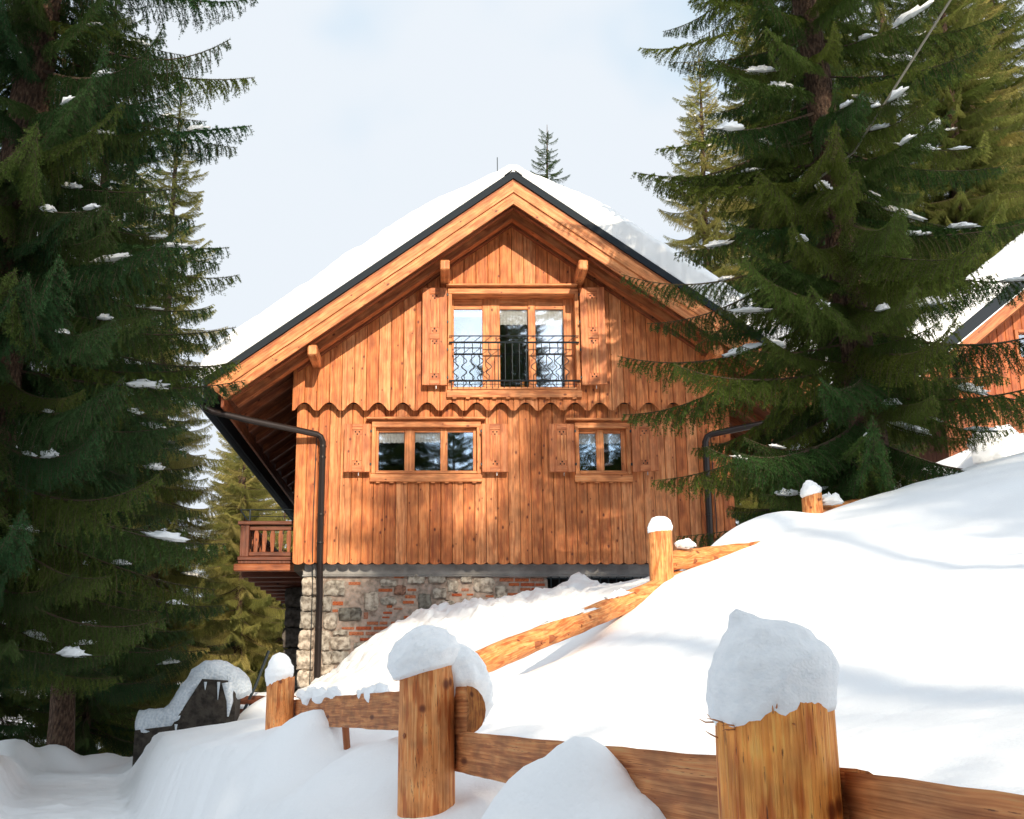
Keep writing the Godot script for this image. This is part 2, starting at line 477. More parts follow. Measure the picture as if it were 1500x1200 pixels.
func ground(x: float, d: float) -> float:
	var h := land(x, d)
	for q in HEAPS:
		var u: float = (x - q[0]) / q[2]
		var w: float = (d - q[1]) / q[3]
		var e := u * u + w * w
		if e < 5.0: h += q[4] * exp(-pow(e, 1.5))
	h += 0.05 * n_soft.get_noise_2d(x, d) * clampf(d * 0.12, 0.2, 1.0)
	if d > 1.0 and d < 26.0 and absf(x) < 12.0:
		h += 0.022 * n_lump.get_noise_2d(x, d) + 0.02 * n_dune.get_noise_2d(x * 0.5 + d * 0.3, d * 1.4)
		if d < 9.0: h += 0.013 * n_crumb.get_noise_2d(x * 1.3 + 40.0, d * 1.3)
		# shovelled, crumbly snow in front of the house and along the path
		var crumb := 0.0
		if d > 16.5: crumb = smoothstep(16.5, 19.3, d) * (1.0 - smoothstep(20.6, 21.2, d)) * (1.0 - smoothstep(3.6, 4.6, x)) * smoothstep(-3.4, -2.4, x)
		if crumb > 0.0:
			h += crumb * (0.12 * absf(n_lump.get_noise_2d(x * 2.4 + 9.0, d * 2.4)) + 0.10 * n_crumb.get_noise_2d(x, d))
	# the path is cut into the snow with steep sides
	if d < 19.0 and d > -15.0:
		var best := 1e9
		var floor_h := 0.0
		var p := Vector2(x, d)
		for i in PATH.size() - 1:
			var a := Vector2(PATH[i][0], PATH[i][1])
			var b := Vector2(PATH[i + 1][0], PATH[i + 1][1])
			var t := clampf((p - a).dot(b - a) / (b - a).length_squared(), 0.0, 1.0)
			var dist := p.distance_to(a.lerp(b, t))
			if dist < best:
				best = dist
				floor_h = lerpf(PATH[i][2], PATH[i + 1][2], t)
		if best < 1.6:
			best += 0.05 * n_crumb.get_noise_2d(x * 0.7, d * 0.7)
			var k := smoothstep(0.56, 0.86, best)
			var fl := floor_h + 0.045 * n_crumb.get_noise_2d(x * 1.2, d * 1.2) + 0.02 * n_lump.get_noise_2d(x * 3.0, d * 3.0)
			h = lerpf(minf(fl, h), h, k)
	return h

func build_ground() -> void:
	var xs := []
	var x := -150.0
	while x < 150.0:
		xs.append(x)
		var ax := absf(x)
		var st := 0.035
		if x < -0.8 or x > 1.4: st = 0.07
		if ax > 3.5: st = 0.10
		if ax > 7.0: st = 0.3
		if ax > 12.0: st = 2.0
		if ax > 30.0: st = 10.0
		x += st
	var ds := []
	var d := -110.0
	while d < 200.0:
		ds.append(d)
		var st := 10.0
		if d > -32.0: st = 3.0
		if d > -5.0: st = 0.5
		if d > 1.2: st = 0.035
		if d > 4.6: st = 0.06
		if d > 9.0: st = 0.085
		if d > 21.0: st = 0.5
		if d > 30.0: st = 3.0
		if d > 60.0: st = 15.0
		d += st
	var pts := []
	for dd in ds:
		for xx in xs: pts.append(Vector3(xx, ground(xx, dd), -dd))
	var o := put("snowy_hillside", sheet(pts, xs.size()), M.snow)
	tag(o, "deep white snow covering the hillside, banks and trodden path", "", "", "structure")
	print("ground ", xs.size(), " x ", ds.size())

# ---------------------------------------------------------------- spruces
func needles_on(v: PackedVector3Array, a: Vector3, b: Vector3, step: float, ln: float, wd: float, per: int) -> void:
	var t := b - a
	var L := t.length()
	if L < 1e-4: return
	t /= L
	var u := t.cross(Vector3(0, 1, 0))
	if u.length() < 0.05: u = Vector3(1, 0, 0)
	u = u.normalized()
	var w := u.cross(t)
	var n := maxi(1, int(L / step))
	for i in n:
		var p := a + t * (L * (i + rng.randf()) / n)
		for k in per:
			var an := TAU * (k + rng.randf() * 0.8) / per
			var r := u * cos(an) + w * sin(an)
			var dir := (t * 0.75 + r).normalized()
			var l := ln * (0.75 + 0.5 * rng.randf())
			var s := dir.cross(r).normalized() * wd
			v.append(p - s); v.append(p + s); v.append(p + dir * l)

func thin_twig(v: PackedVector3Array, a: Vector3, b: Vector3, ra: float, rb: float) -> void:
	var t := (b - a).normalized()
	var u := t.cross(Vector3(0.3, 1, 0.2)).normalized()
	var w := u.cross(t)
	for k in 3:
		var a1 := TAU * k / 3.0
		var a2 := TAU * (k + 1) / 3.0
		var d1 := u * cos(a1) + w * sin(a1)
		var d2 := u * cos(a2) + w * sin(a2)
		v.append_array(PackedVector3Array([a + d1 * ra, a + d2 * ra, b + d2 * rb, a + d1 * ra, b + d2 * rb, b + d1 * rb]))

# one bough: an axis with side shoots that droop to both sides, all set with needles; x is outwards
func make_bough(seed_: int, L: float, shoots: int, reach: float, sag: float, lift: float, droop: float) -> ArrayMesh:
	rng.seed = seed_
	var nv := PackedVector3Array()
	var wv := PackedVector3Array()
	var axis := []
	var sway := rnd(-0.05, 0.05)
	for i in 25:
		var t := i / 24.0
		axis.append(Vector3(L * t, L * (-sag * t + lift * t * t * t), L * sway * sin(t * 5.0)))
	for i in 24:
		thin_twig(wv, axis[i], axis[i + 1], 0.016 * L * 0.5 * (1.0 - i / 25.0) + 0.003, 0.016 * L * 0.5 * (1.0 - (i + 1) / 25.0) + 0.003)
		if i > 5: needles_on(nv, axis[i], axis[i + 1], 0.02, 0.03, 0.0035, 5)
	for i in shoots:
		var t := 0.10 + 0.89 * pow((i + rng.randf()) / shoots, 0.85)
		var f := t * 24.0
		var k := mini(int(f), 23)
		var root: Vector3 = (axis[k] as Vector3).lerp(axis[k + 1], f - k)
		for side: float in [-1.0, 1.0]:
			if rng.randf() < 0.08: continue
			var ln := L * reach * (pow(1.0 - t, 0.75) * 0.95 + 0.10) * rnd(0.65, 1.15)
			ln *= 0.55 + 0.45 * smoothstep(0.05, 0.3, t)
			var dir := Vector3(rnd(0.55, 0.95), rnd(-0.35, 0.05), side * rnd(0.6, 1.0)).normalized()
			var prev := root
			var segs := maxi(3, int(ln / 0.07))
			for s in segs:
				dir = (dir + Vector3(0.02, -droop * (1.0 + rnd(-0.4, 0.5)) * 3.0 / segs, 0)).normalized()
				var nxt := prev + dir * (ln / segs)
				thin_twig(wv, prev, nxt, 0.0035, 0.0025)
				needles_on(nv, prev, nxt, 0.016, 0.028, 0.0042, 4)
				# small shoots off the side shoot
				if s < segs - 1 or segs < 3:
					for side2: float in [-1.0, 1.0]:
						if rng.randf() < 0.2: continue
						var l2 := rnd(0.07, 0.16) * (1.0 - 0.5 * s / segs) * clampf(ln / 0.3, 0.5, 1.3)
						var across := dir.cross(Vector3(0, 1, 0)).normalized() * side2
						var d2 := (dir * rnd(0.6, 1.0) + across * rnd(0.5, 0.9) + Vector3(0, -droop * rnd(0.4, 1.4), 0)).normalized()
						var mid := nxt + d2 * l2 * 0.5
						var tip := mid + (d2 + Vector3(0, -droop * 0.6, 0)).normalized() * l2 * 0.5
						needles_on(nv, nxt, mid, 0.017, 0.026, 0.0042, 4)
						needles_on(nv, mid, tip, 0.017, 0.026, 0.0042, 4)
				prev = nxt
	var me := ArrayMesh.new()
	for part in [nv, wv]:
		var arr := []
		arr.resize(Mesh.ARRAY_MAX)
		arr[Mesh.ARRAY_VERTEX] = part
		me.add_surface_from_arrays(Mesh.PRIMITIVE_TRIANGLES, arr)
	me.surface_set_material(0, M.needle)
	me.surface_set_material(1, M.twig)
	bough_axis[me] = axis
	return me

func make_boughs() -> void:
	for k in 6: bough_long.append(make_bough(200 + k, 2.4, 46, 0.30, [0.20, 0.30, 0.12, 0.26, 0.16, 0.34][k], [0.20, 0.24, 0.16, 0.30, 0.1, 0.3][k], [0.42, 0.60, 0.40, 0.52, 0.7, 0.5][k]))
	for k in 3: bough_short.append(make_bough(300 + k, 1.1, 22, 0.36, [0.10, 0.0, 0.2][k], [0.16, 0.12, 0.2][k], [0.28, 0.18, 0.34][k]))
	for k in 5:
		rng.seed = 400 + k
		clump_meshes.append(lump(Vector3(0.21, 0.075, 0.09) * rnd(0.8, 1.2), 500 + k, 0.9, 16, 10))

# lumpy ball of snow or stone, flattened below
func lump(r: Vector3, seed_: int, rough: float, seg := 18, rows := 12, freq := 1.0, flat := 0.35) -> ArrayMesh:
	var f := noise(seed_, freq, 3)
	var pts := []
	for i in rows + 1:
		var th := PI * i / rows
		for s in seg + 1:
			var a := TAU * (s % seg) / seg
			var dir := Vector3(sin(th) * cos(a), -cos(th), -sin(th) * sin(a))
			var k := 1.0 + rough * f.get_noise_3d(dir.x * 1.4 * maxf(1.0, r.x / r.z), dir.y * 1.4, dir.z * 1.4) + rough * 0.35 * f.get_noise_3d(dir.x * 4.0 + 5.0, dir.y * 4.0, dir.z * 4.0)
			var p := dir * r * k
			if p.y < 0: p.y *= flat
			pts.append(p)
	return sheet(pts, seg + 1)

# a spruce: tapered trunk, whorls of boughs that shorten towards the tip, snow caught on some of them
func spruce(label: String, at: Vector3, height: float, reach: float, seed_: int, opt := {}) -> Node3D:
	rng.seed = seed_
	var t := thing("spruce_tree", label, "tree", at, opt.get("group", "spruces round the chalet"))
	var lean: Vector3 = opt.get("lean", Vector3.ZERO)
	var base: float = opt.get("base", 0.06)
	var dens: float = opt.get("density", 1.0)
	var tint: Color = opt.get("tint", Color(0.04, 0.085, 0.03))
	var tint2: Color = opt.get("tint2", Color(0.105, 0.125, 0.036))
	var path := []
	var radii := []
	var r0: float = opt.get("trunk", 0.011 * height + 0.03)
	for i in 25:
		var u := i / 24.0
		path.append(lean * height * u + Vector3(0.05 * sin(u * 9.0 + seed_), height * u - 0.6 * (1.0 if i == 0 else 0.0), 0.05 * cos(u * 7.0 + seed_)))
		radii.append(r0 * (pow(1.0 - u, 0.9) + 0.35 * exp(-u * 60.0)) + 0.008)
	put("trunk", tube(path, radii, 14, 0.25, noise(seed_, 1.2, 2)), M.bark, t, at)
	var crown := holder("crown", t, at)
	var sets := {}
	var h := base * height
	var spots := []
	while h < height - 0.25:
		var u := (h - base * height) / (height * (1.0 - base))
		var full: float = reach * pow(1.0 - u, opt.get("shape", 0.72)) * (0.72 + 0.28 * smoothstep(0.0, 0.10, u)) + 0.12 + opt.get("skirt", 0.0) * exp(-pow((h - base * height) / 2.6, 2.0))
		var n := int(round((6.4 + rng.randf() * 2.0) * dens * (0.75 + 0.25 * (1.0 - u))))
		var turn := rng.randf() * TAU
		for k in n:
			var az := turn + TAU * (k + rnd(-0.32, 0.32)) / n
			var ln := full * rnd(0.62, 1.12)
			var hh := h + rnd(-0.16, 0.16)
			var pitch := lerpf(rnd(-0.34, 0.0), rnd(0.15, 0.55), smoothstep(0.3, 1.0, u))
			var pool := bough_long if ln > 1.25 else bough_short
			var me: ArrayMesh = pool[rng.randi() % pool.size()]
			var sc := ln / (2.4 if ln > 1.25 else 1.1)
			var b := Basis(Vector3(0, 1, 0), az) * Basis(Vector3(0, 0, 1), pitch) * Basis(Vector3(1, 0, 0), rnd(-0.3, 0.3))
			b = b.scaled_local(Vector3(sc, sc * rnd(0.85, 1.15), sc * rnd(0.85, 1.15)))
			var stem := lean * hh + Vector3(0, hh, 0)
			var tr := Transform3D(b, stem)
			if not sets.has(me): sets[me] = []
			sets[me].append(tr)
			spots.append([tr, me, ln])
		h += (0.29 + 0.09 * rng.randf()) * clampf(reach / 2.4, 0.7, 1.2) * (1.0 - 0.35 * u) / sqrt(dens)
	for me in sets:
		var mm := MultiMesh.new()
		mm.transform_format = MultiMesh.TRANSFORM_3D
		mm.use_colors = true
		mm.mesh = me
		var list: Array = sets[me]
		mm.instance_count = list.size()
		for i in list.size():
			mm.set_instance_transform(i, list[i])
			var q := pow(rng.randf(), 1.6)
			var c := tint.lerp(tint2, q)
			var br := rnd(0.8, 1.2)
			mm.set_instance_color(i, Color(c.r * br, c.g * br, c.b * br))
		var o := MultiMeshInstance3D.new()
		o.name = "foliage"
		o.multimesh = mm
		crown.add_child(o, true)
		o.global_position = at
		tag(o, "", "", "", "stuff")
	# snow still lying on the boughs
	var clumps: int = opt.get("snow", 0)
	var lo: float = opt.get("snow_from", 0.0)
	var hi: float = opt.get("snow_to", 30.0)
	var tries := 0
	while clumps > 0 and tries < 6000:
		tries += 1
		var s: Array = spots[rng.randi() % spots.size()]
		var tr: Transform3D = s[0]
		if tr.origin.y < lo or tr.origin.y > hi or s[2] < 0.5: continue
		var out := tr.basis.x.normalized()
		if out.z < -0.35: continue
		var ax: Array = bough_axis[s[1]]
		var f := rnd(0.4, 0.9) * 24.0
		var a: Vector3 = tr * (ax[int(f) - 1] as Vector3)
		var b2: Vector3 = tr * (ax[int(f)] as Vector3)
		var dir := (b2 - a).normalized()
		if absf(dir.y) > 0.42: continue
		var z := dir.cross(Vector3(0, 1, 0)).normalized()
		var sc := rnd(0.3, 0.85)
		var bb := Basis(dir, z.cross(dir), z).scaled_local(Vector3(sc * rnd(0.7, 1.5), sc * rnd(0.7, 1.3), sc))
		put("snow_clump", clump_meshes[rng.randi() % clump_meshes.size()], M.snow, t, at + (a + b2) * 0.5 + Vector3(0, 0.02, 0), bb)
		clumps -= 1
	return t

# ---------------------------------------------------------------- the chalet
func soffit_at(x: float) -> float:
	return SOFFIT - SLOPE * absf(x - RIDGE)

# free stretches of height between y0 and y1 once the openings over x are taken out
func stretches(x: float, y0: float, y1: float, openings: Array) -> Array:
	var out := [[y0, y1]]
	for r: Rect2 in openings:
		if x < r.position.x or x > r.end.x: continue
		var nxt := []
		for s in out:
			if r.end.y <= s[0] or r.position.y >= s[1]:
				nxt.append(s)
				continue
			if r.position.y > s[0]: nxt.append([s[0], r.position.y])
			if r.end.y < s[1]: nxt.append([r.end.y, s[1]])
		out = nxt
	return out

func cuts(x0: float, x1: float, openings: Array, extra := []) -> Array:
	var c := [x0, x1]
	for r: Rect2 in openings:
		for e in [r.position.x, r.end.x]:
			if e > x0 + 0.012 and e < x1 - 0.012: c.append(e)
	for e in extra:
		if e > x0 and e < x1: c.append(e)
	c.sort()
	return c

func solid_wall(called: String, x0: float, x1: float, y0: float, top: Callable, openings: Array, z0: float, z1: float, m: Material, parent: Node3D) -> MeshInstance3D:
	var mb := MB.new()
	var c := cuts(x0, x1, openings, [RIDGE])
	for i in c.size() - 1:
		var mid: float = (c[i] + c[i + 1]) * 0.5
		for s in stretches(mid, y0, minf(top.call(c[i]), top.call(c[i + 1])) - 0.001, openings):
			var is_top: bool = s[1] > minf(top.call(c[i]), top.call(c[i + 1])) - 0.01
			add_prism(mb, PackedVector2Array([Vector2(c[i], s[0]), Vector2(c[i + 1], s[0]), Vector2(c[i + 1], top.call(c[i + 1]) if is_top else s[1]), Vector2(c[i], top.call(c[i]) if is_top else s[1])]), z0, z1)
	return put(called, mb.done(), m, parent)

# one vertical board with softened edges; its lower end may follow a cut profile
func board_mesh(x0: float, x1: float, full0: float, full1: float, lo: Callable, hi: Callable, thick: float, curved: bool) -> ArrayMesh:
	var mb := MB.new()
	var xs := [x0]
	if x0 < full0 + 0.001: xs.append(x0 + 0.009)
	var k := 8 if curved else 1
	for i in range(1, k): xs.append(lerpf(x0, x1, float(i) / k))
	if x1 > full1 - 0.001: xs.append(x1 - 0.009)
	xs.append(x1)
	xs.sort()
	var off := Vector2(rnd(0, 9), rnd(0, 9))
	for i in xs.size() - 1:
		var a: float = xs[i]
		var b: float = xs[i + 1]
		var za: float = thick - (0.007 if (a < full0 + 0.004 or a > full1 - 0.004) else 0.0)
		var zb: float = thick - (0.007 if (b < full0 + 0.004 or b > full1 - 0.004) else 0.0)
		var pa := Vector3(a, lo.call(a), za)
		var pb := Vector3(b, lo.call(b), zb)
		var qb := Vector3(b, hi.call(b), zb)
		var qa := Vector3(a, hi.call(a), za)
		mb.quad(pa, pb, qb, qa, Vector2(a, pa.y) + off, Vector2(b, pb.y) + off, Vector2(b, qb.y) + off, Vector2(a, qa.y) + off)
		mb.quad(Vector3(a, pa.y, 0), Vector3(b, pb.y, 0), pb, pa, off, off + Vector2(b - a, 0), off + Vector2(b - a, 0.02), off + Vector2(0, 0.02))
		mb.quad(qa, qb, Vector3(b, qb.y, 0), Vector3(a, qa.y, 0), off, off, off, off)
	var y0: float = lo.call(x0)
	var y1: float = hi.call(x0)
	mb.quad(Vector3(x0, y0, 0), Vector3(x0, y0, thick - 0.007), Vector3(x0, y1, thick - 0.007), Vector3(x0, y1, 0), off, off, off + Vector2(0, y1 - y0), off + Vector2(0, y1 - y0))
	y0 = lo.call(x1)
	y1 = hi.call(x1)
	mb.quad(Vector3(x1, y0, thick - 0.007), Vector3(x1, y0, 0), Vector3(x1, y1, 0), Vector3(x1, y1, thick - 0.007), off, off, off + Vector2(0, y1 - y0), off + Vector2(0, y1 - y0))
	return mb.done()

func cladding(parent: Node3D, x0: float, x1: float, width: float, z: float, lo: Callable, hi: Callable, openings: Array, mats: Array) -> void:
	var n := int(round((x1 - x0) / width))
	for i in n:
		var a := x0 + (x1 - x0) * i / n + 0.0035
		var b := x0 + (x1 - x0) * (i + 1) / n - 0.0035
		var m: Material = mats[rng.randi() % mats.size()]
		var th := 0.03 + rnd(-0.005, 0.006)
		var c := cuts(a, b, openings, [RIDGE])
		for j in c.size() - 1:
			var mid: float = (c[j] + c[j + 1]) * 0.5
			var low: float = lo.call(mid)
			var high: float = minf(hi.call(c[j]), hi.call(c[j + 1]))
			for s in stretches(mid, low, high, openings):
				var at_bottom: bool = s[0] <= low + 0.0001
				var at_top: bool = s[1] >= high - 0.0001
				var s0: float = s[0]
				var s1: float = s[1]
				var fl := lo if at_bottom else func(_x): return s0
				var fh := hi if at_top else func(_x): return s1
				put("board", board_mesh(c[j], c[j + 1], a, b, fl, fh, th, at_bottom), m, parent, Vector3(0, 0, z))

# board that follows the slope of the roof on one side; heights are those at the ridge
func rake(called: String, side: float, run: float, top: float, bottom: float, z0: float, z1: float, m: Material, parent: Node3D, cut := 0.0, slope := SLOPE, ridge := RIDGE) -> MeshInstance3D:
	var p := PackedVector2Array([Vector2(ridge, bottom), Vector2(ridge + side * (run - cut), bottom - slope * (run - cut)), Vector2(ridge + side * run, top - slope * run), Vector2(ridge, top)])
	return put(called, prism(p, z0, z1, Vector3(side, -slope, 0).normalized()), m, parent)

func trefoil(parent: Node3D, at: Vector3, up: float) -> void:
	var hole := CylinderMesh.new()
	hole.top_radius = 0.014
	hole.bottom_radius = 0.014
	hole.height = 0.006
	hole.radial_segments = 10
	hole.rings = 1
	for o in [Vector3(-0.034, 0.018 * up, 0), Vector3(0.034, 0.018 * up, 0), Vector3(0, -0.024 * up, 0)]:
		put("trefoil_hole", hole, M.dark, parent, at + o, Basis(Vector3(1, 0, 0), PI / 2))

func shutter(parent: Node3D, x0: float, x1: float, y0: float, y1: float, z: float, fields: int, hinge_right: bool, open := 0.0) -> void:
	var s := holder("shutter", parent, Vector3(x1 if hinge_right else x0, y0, z))
	var w := x1 - x0
	bar("panel", Vector3(x0, y0, z), Vector3(x1, y1, z + 0.028), M.shutter, s)
	var fw := w * 0.30
	for sx: float in [0, 1]:
		var a := x0 + 0.002 if sx == 0 else x1 - fw - 0.002
		bar("stile", Vector3(a, y0 + 0.002, z + 0.026), Vector3(a + fw, y1 - 0.002, z + 0.044), M.shutter, s)
	var ends := []
	var rail_h := 0.11 if fields == 1 else 0.12
	for k in fields + 1:
		var yy := lerpf(y0 + 0.002, y1 - rail_h - 0.002, float(k) / fields)
		bar("rail", Vector3(x0 + fw + 0.001, yy, z + 0.026), Vector3(x1 - fw - 0.001, yy + rail_h, z + 0.043), M.shutter, s, Vector3(1, 0, 0))
		ends.append(yy)
	for k in fields:
		var a: float = ends[k] + rail_h
		var b: float = ends[k + 1]
		for q in 3:
			var cx := lerpf(x0 + fw, x1 - fw, (q + 0.5) / 3.0)
			bar("fillet", Vector3(cx - 0.02, a + 0.10, z + 0.0275), Vector3(cx + 0.02, b - 0.10, z + 0.037), M.trim, s)
		trefoil(s, Vector3((x0 + x1) / 2, a + 0.055, z + 0.0295), -1.0)
		trefoil(s, Vector3((x0 + x1) / 2, b - 0.055, z + 0.0295), 1.0)
	for k in (2 if fields == 1 else 4):
		var yy := lerpf(y0 + 0.14, y1 - 0.14, float(k) / (1 if fields == 1 else 3))
		var hx := x1 + 0.012 if hinge_right else x0 - 0.012
		put("hinge", box(Vector3(0.03, 0.05, 0.02), 0.005), M.iron, s, Vector3(hx, yy, z + 0.05))
	put("catch", box(Vector3(0.012, 0.07, 0.012), 0.003), M.steel, s, Vector3((x0 + x1) / 2 + 0.03, y0 - 0.03, z + 0.01))
	if open != 0.0:
		s.rotation.y = open

# spec: outer frame x0,x1,y0,y1; panes [[x0,x1],...]; pane heights; head width; sill
func window(parent: Node3D, label: String, x0: float, x1: float, y0: float, y1: float, panes: Array, py0: float, py1: float, head: Array, z_front: float, z_sash: float, curtains: Array, bottom: float) -> Node3D:
	var w := holder("window", parent, Vector3((x0 + x1) / 2, y0, z_front))
	tag(w, label)
	var fr := 0.075
	var z_in := z_sash - 0.06
	bar("frame_head", Vector3(x0, y1 - 0.10, z_in), Vector3(x1, y1, z_front), M.trim, w, Vector3(1, 0, 0))
	bar("frame_side", Vector3(x0, y0, z_in), Vector3(x0 + fr, y1 - 0.101, z_front), M.trim, w)
	bar("frame_side", Vector3(x1 - fr, y0, z_in), Vector3(x1, y1 - 0.101, z_front), M.trim, w)
	bar("sill", Vector3(x0 + fr + 0.001, y0, z_in), Vector3(x1 - fr - 0.001, y0 + 0.05, z_front + 0.015), M.trim, w, Vector3(1, 0, 0))
	bar("apron", Vector3(x0 - 0.02, bottom, z_front - 0.05), Vector3(x1 + 0.02, y0 - 0.001, z_front - 0.004), M.trim, w, Vector3(1, 0, 0))
	bar("drip_board", Vector3(head[0], y1 + 0.035, z_front - 0.08), Vector3(head[1], y1 + 0.075, z_front + 0.07), M.trim, w, Vector3(1, 0, 0))
	bar("head_board", Vector3(head[0] + 0.03, y1 + 0.001, z_front - 0.08), Vector3(head[1] - 0.03, y1 + 0.034, z_front - 0.01), M.trim_dark, w, Vector3(1, 0, 0))
	# small blocks below the apron, with gaps between
	var n := int((x1 - x0) / 0.22)
	for k in n:
		var bx := lerpf(x0, x1, (k + 0.5) / n)
		bar("block", Vector3(bx - 0.035, bottom - 0.022, z_front - 0.05), Vector3(bx + 0.035, bottom - 0.001, z_front - 0.012), M.trim, w, Vector3(1, 0, 0), 0.003)
	var edge := x0 + fr
	for k in panes.size():
		var a: float = panes[k][0]
		var b: float = panes[k][1]
		# post between the panes
		bar("mullion", Vector3(edge + 0.001, y0 + 0.051, z_sash - 0.05), Vector3(a - 0.001, y1 - 0.101, z_sash + 0.02), M.trim, w)
		edge = b
		bar("sash_rail", Vector3(a, y0 + 0.051, z_sash - 0.04), Vector3(b, py0, z_sash + 0.01), M.trim, w, Vector3(1, 0, 0))
		bar("sash_rail", Vector3(a, py1, z_sash - 0.04), Vector3(b, y1 - 0.101, z_sash + 0.01), M.trim, w, Vector3(1, 0, 0))
		put("pane", box(Vector3(b - a + 0.004, py1 - py0 + 0.004, 0.006), 0.001), M.pane, w, Vector3((a + b) / 2, (py0 + py1) / 2, z_sash - 0.015))
		var drop: float = curtains[k]
		if drop > 0.0:
			var pts := []
			var cols := 33
			for r in 5:
				for c in cols:
					var u := c / float(cols - 1)
					var yb := py1 - drop + 0.02 * absf(sin(u * PI * 5.0))
					pts.append(Vector3(lerpf(a + 0.005, b - 0.005, u), lerpf(yb, py1 + 0.01, r / 4.0), z_sash - 0.042 + 0.014 * sin(u * 55.0) * (1.0 - r / 5.0)))
			put("lace_curtain", sheet(pts, cols), M.lace, w)
		elif drop < 0.0:
			bar("blind", Vector3(a + 0.003, py1 + drop, z_sash - 0.1), Vector3(b - 0.003, py1 + 0.01, z_sash - 0.085), M.blind, w)
	bar("mullion", Vector3(edge + 0.001, y0 + 0.051, z_sash - 0.05), Vector3(x1 - fr - 0.001, y1 - 0.101, z_sash + 0.02), M.trim, w)
	return w

func wire(called: String, pts: Array, r: float, m: Material, parent: Node3D, seg := 6) -> MeshInstance3D:
	var rr := []
	for p in pts: rr.append(r)
	return put(called, tube(pts, rr, seg), m, parent)

func rough_block(r: Vector3, seed_: int, seg := 6) -> ArrayMesh:
	# a hewn stone: a box pushed out and roughened, corners knocked off
	var f := noise(seed_, 1.0, 3)
	var mb := MB.new()
	var faces := [[Vector3(0, 0, 1), Vector3(1, 0, 0)], [Vector3(1, 0, 0), Vector3(0, 0, -1)], [Vector3(-1, 0, 0), Vector3(0, 0, 1)], [Vector3(0, 1, 0), Vector3(1, 0, 0)], [Vector3(0, -1, 0), Vector3(1, 0, 0)]]
	var n := seg
	for q in faces:
		var nn: Vector3 = q[0]
		var uu: Vector3 = q[1]
		var vv := nn.cross(uu)
		var m: int = n if nn.z > 0 else 3
		var g := []
		for i in m + 1:
			for j in m + 1:
				# slightly crowded towards the rims so that the edges round off
				var s := 2.0 * (i if m != n else i) / m - 1.0
				var t := 2.0 * j / m - 1.0
				var p := nn + uu * s + vv * t
				var l := pow(pow(absf(p.x), 7.0) + pow(absf(p.y), 7.0) + pow(absf(p.z), 7.0), 1.0 / 7.0)
				p /= l
				var w := p * r
				w += p * Vector3(1, 1, 1) * 0.035 * f.get_noise_3d(w.x * 9.0, w.y * 9.0, w.z * 9.0) + Vector3(0, 0, 1) * (0.03 * f.get_noise_3d(w.x * 16.0 + 7.0, w.y * 16.0, w.z * 9.0)) * (1.0 if p.z > 0 else 0.0)
				g.append(w)
		for i in m:
			for j in m:
				var a: Vector3 = g[i * (m + 1) + j]
				var b: Vector3 = g[(i + 1) * (m + 1) + j]
				var c: Vector3 = g[(i + 1) * (m + 1) + j + 1]
				var d: Vector3 = g[i * (m + 1) + j + 1]
				mb.quad(a, b, c, d)
	# smooth the normals where positions meet
	var sum := {}
	for i in mb.v.size():
		var key := (mb.v[i] * 5000.0).round()
		sum[key] = sum.get(key, Vector3.ZERO) + mb.n[i]
	for i in mb.v.size():
		mb.n[i] = (sum[(mb.v[i] * 5000.0).round()] as Vector3).normalized()
	return mb.done()

func lower_edge(x: float) -> float:
	var s := fposmod((x + 2.785) / 0.20103, 1.0) * 2.0 - 1.0
	return 2.590 + 0.065 * (1.0 - sqrt(maxf(0.0, 1.0 - 0.97 * s * s)))

func upper_edge(x: float) -> float:
	var u := fposmod((x + 2.855) / 0.4433, 1.0)
	u = minf(u, 1.0 - u)
	return 5.335 + 0.15 * pow(sin(clampf((u - 0.11) / 0.39, 0.0, 1.0) * PI / 2), 0.85)

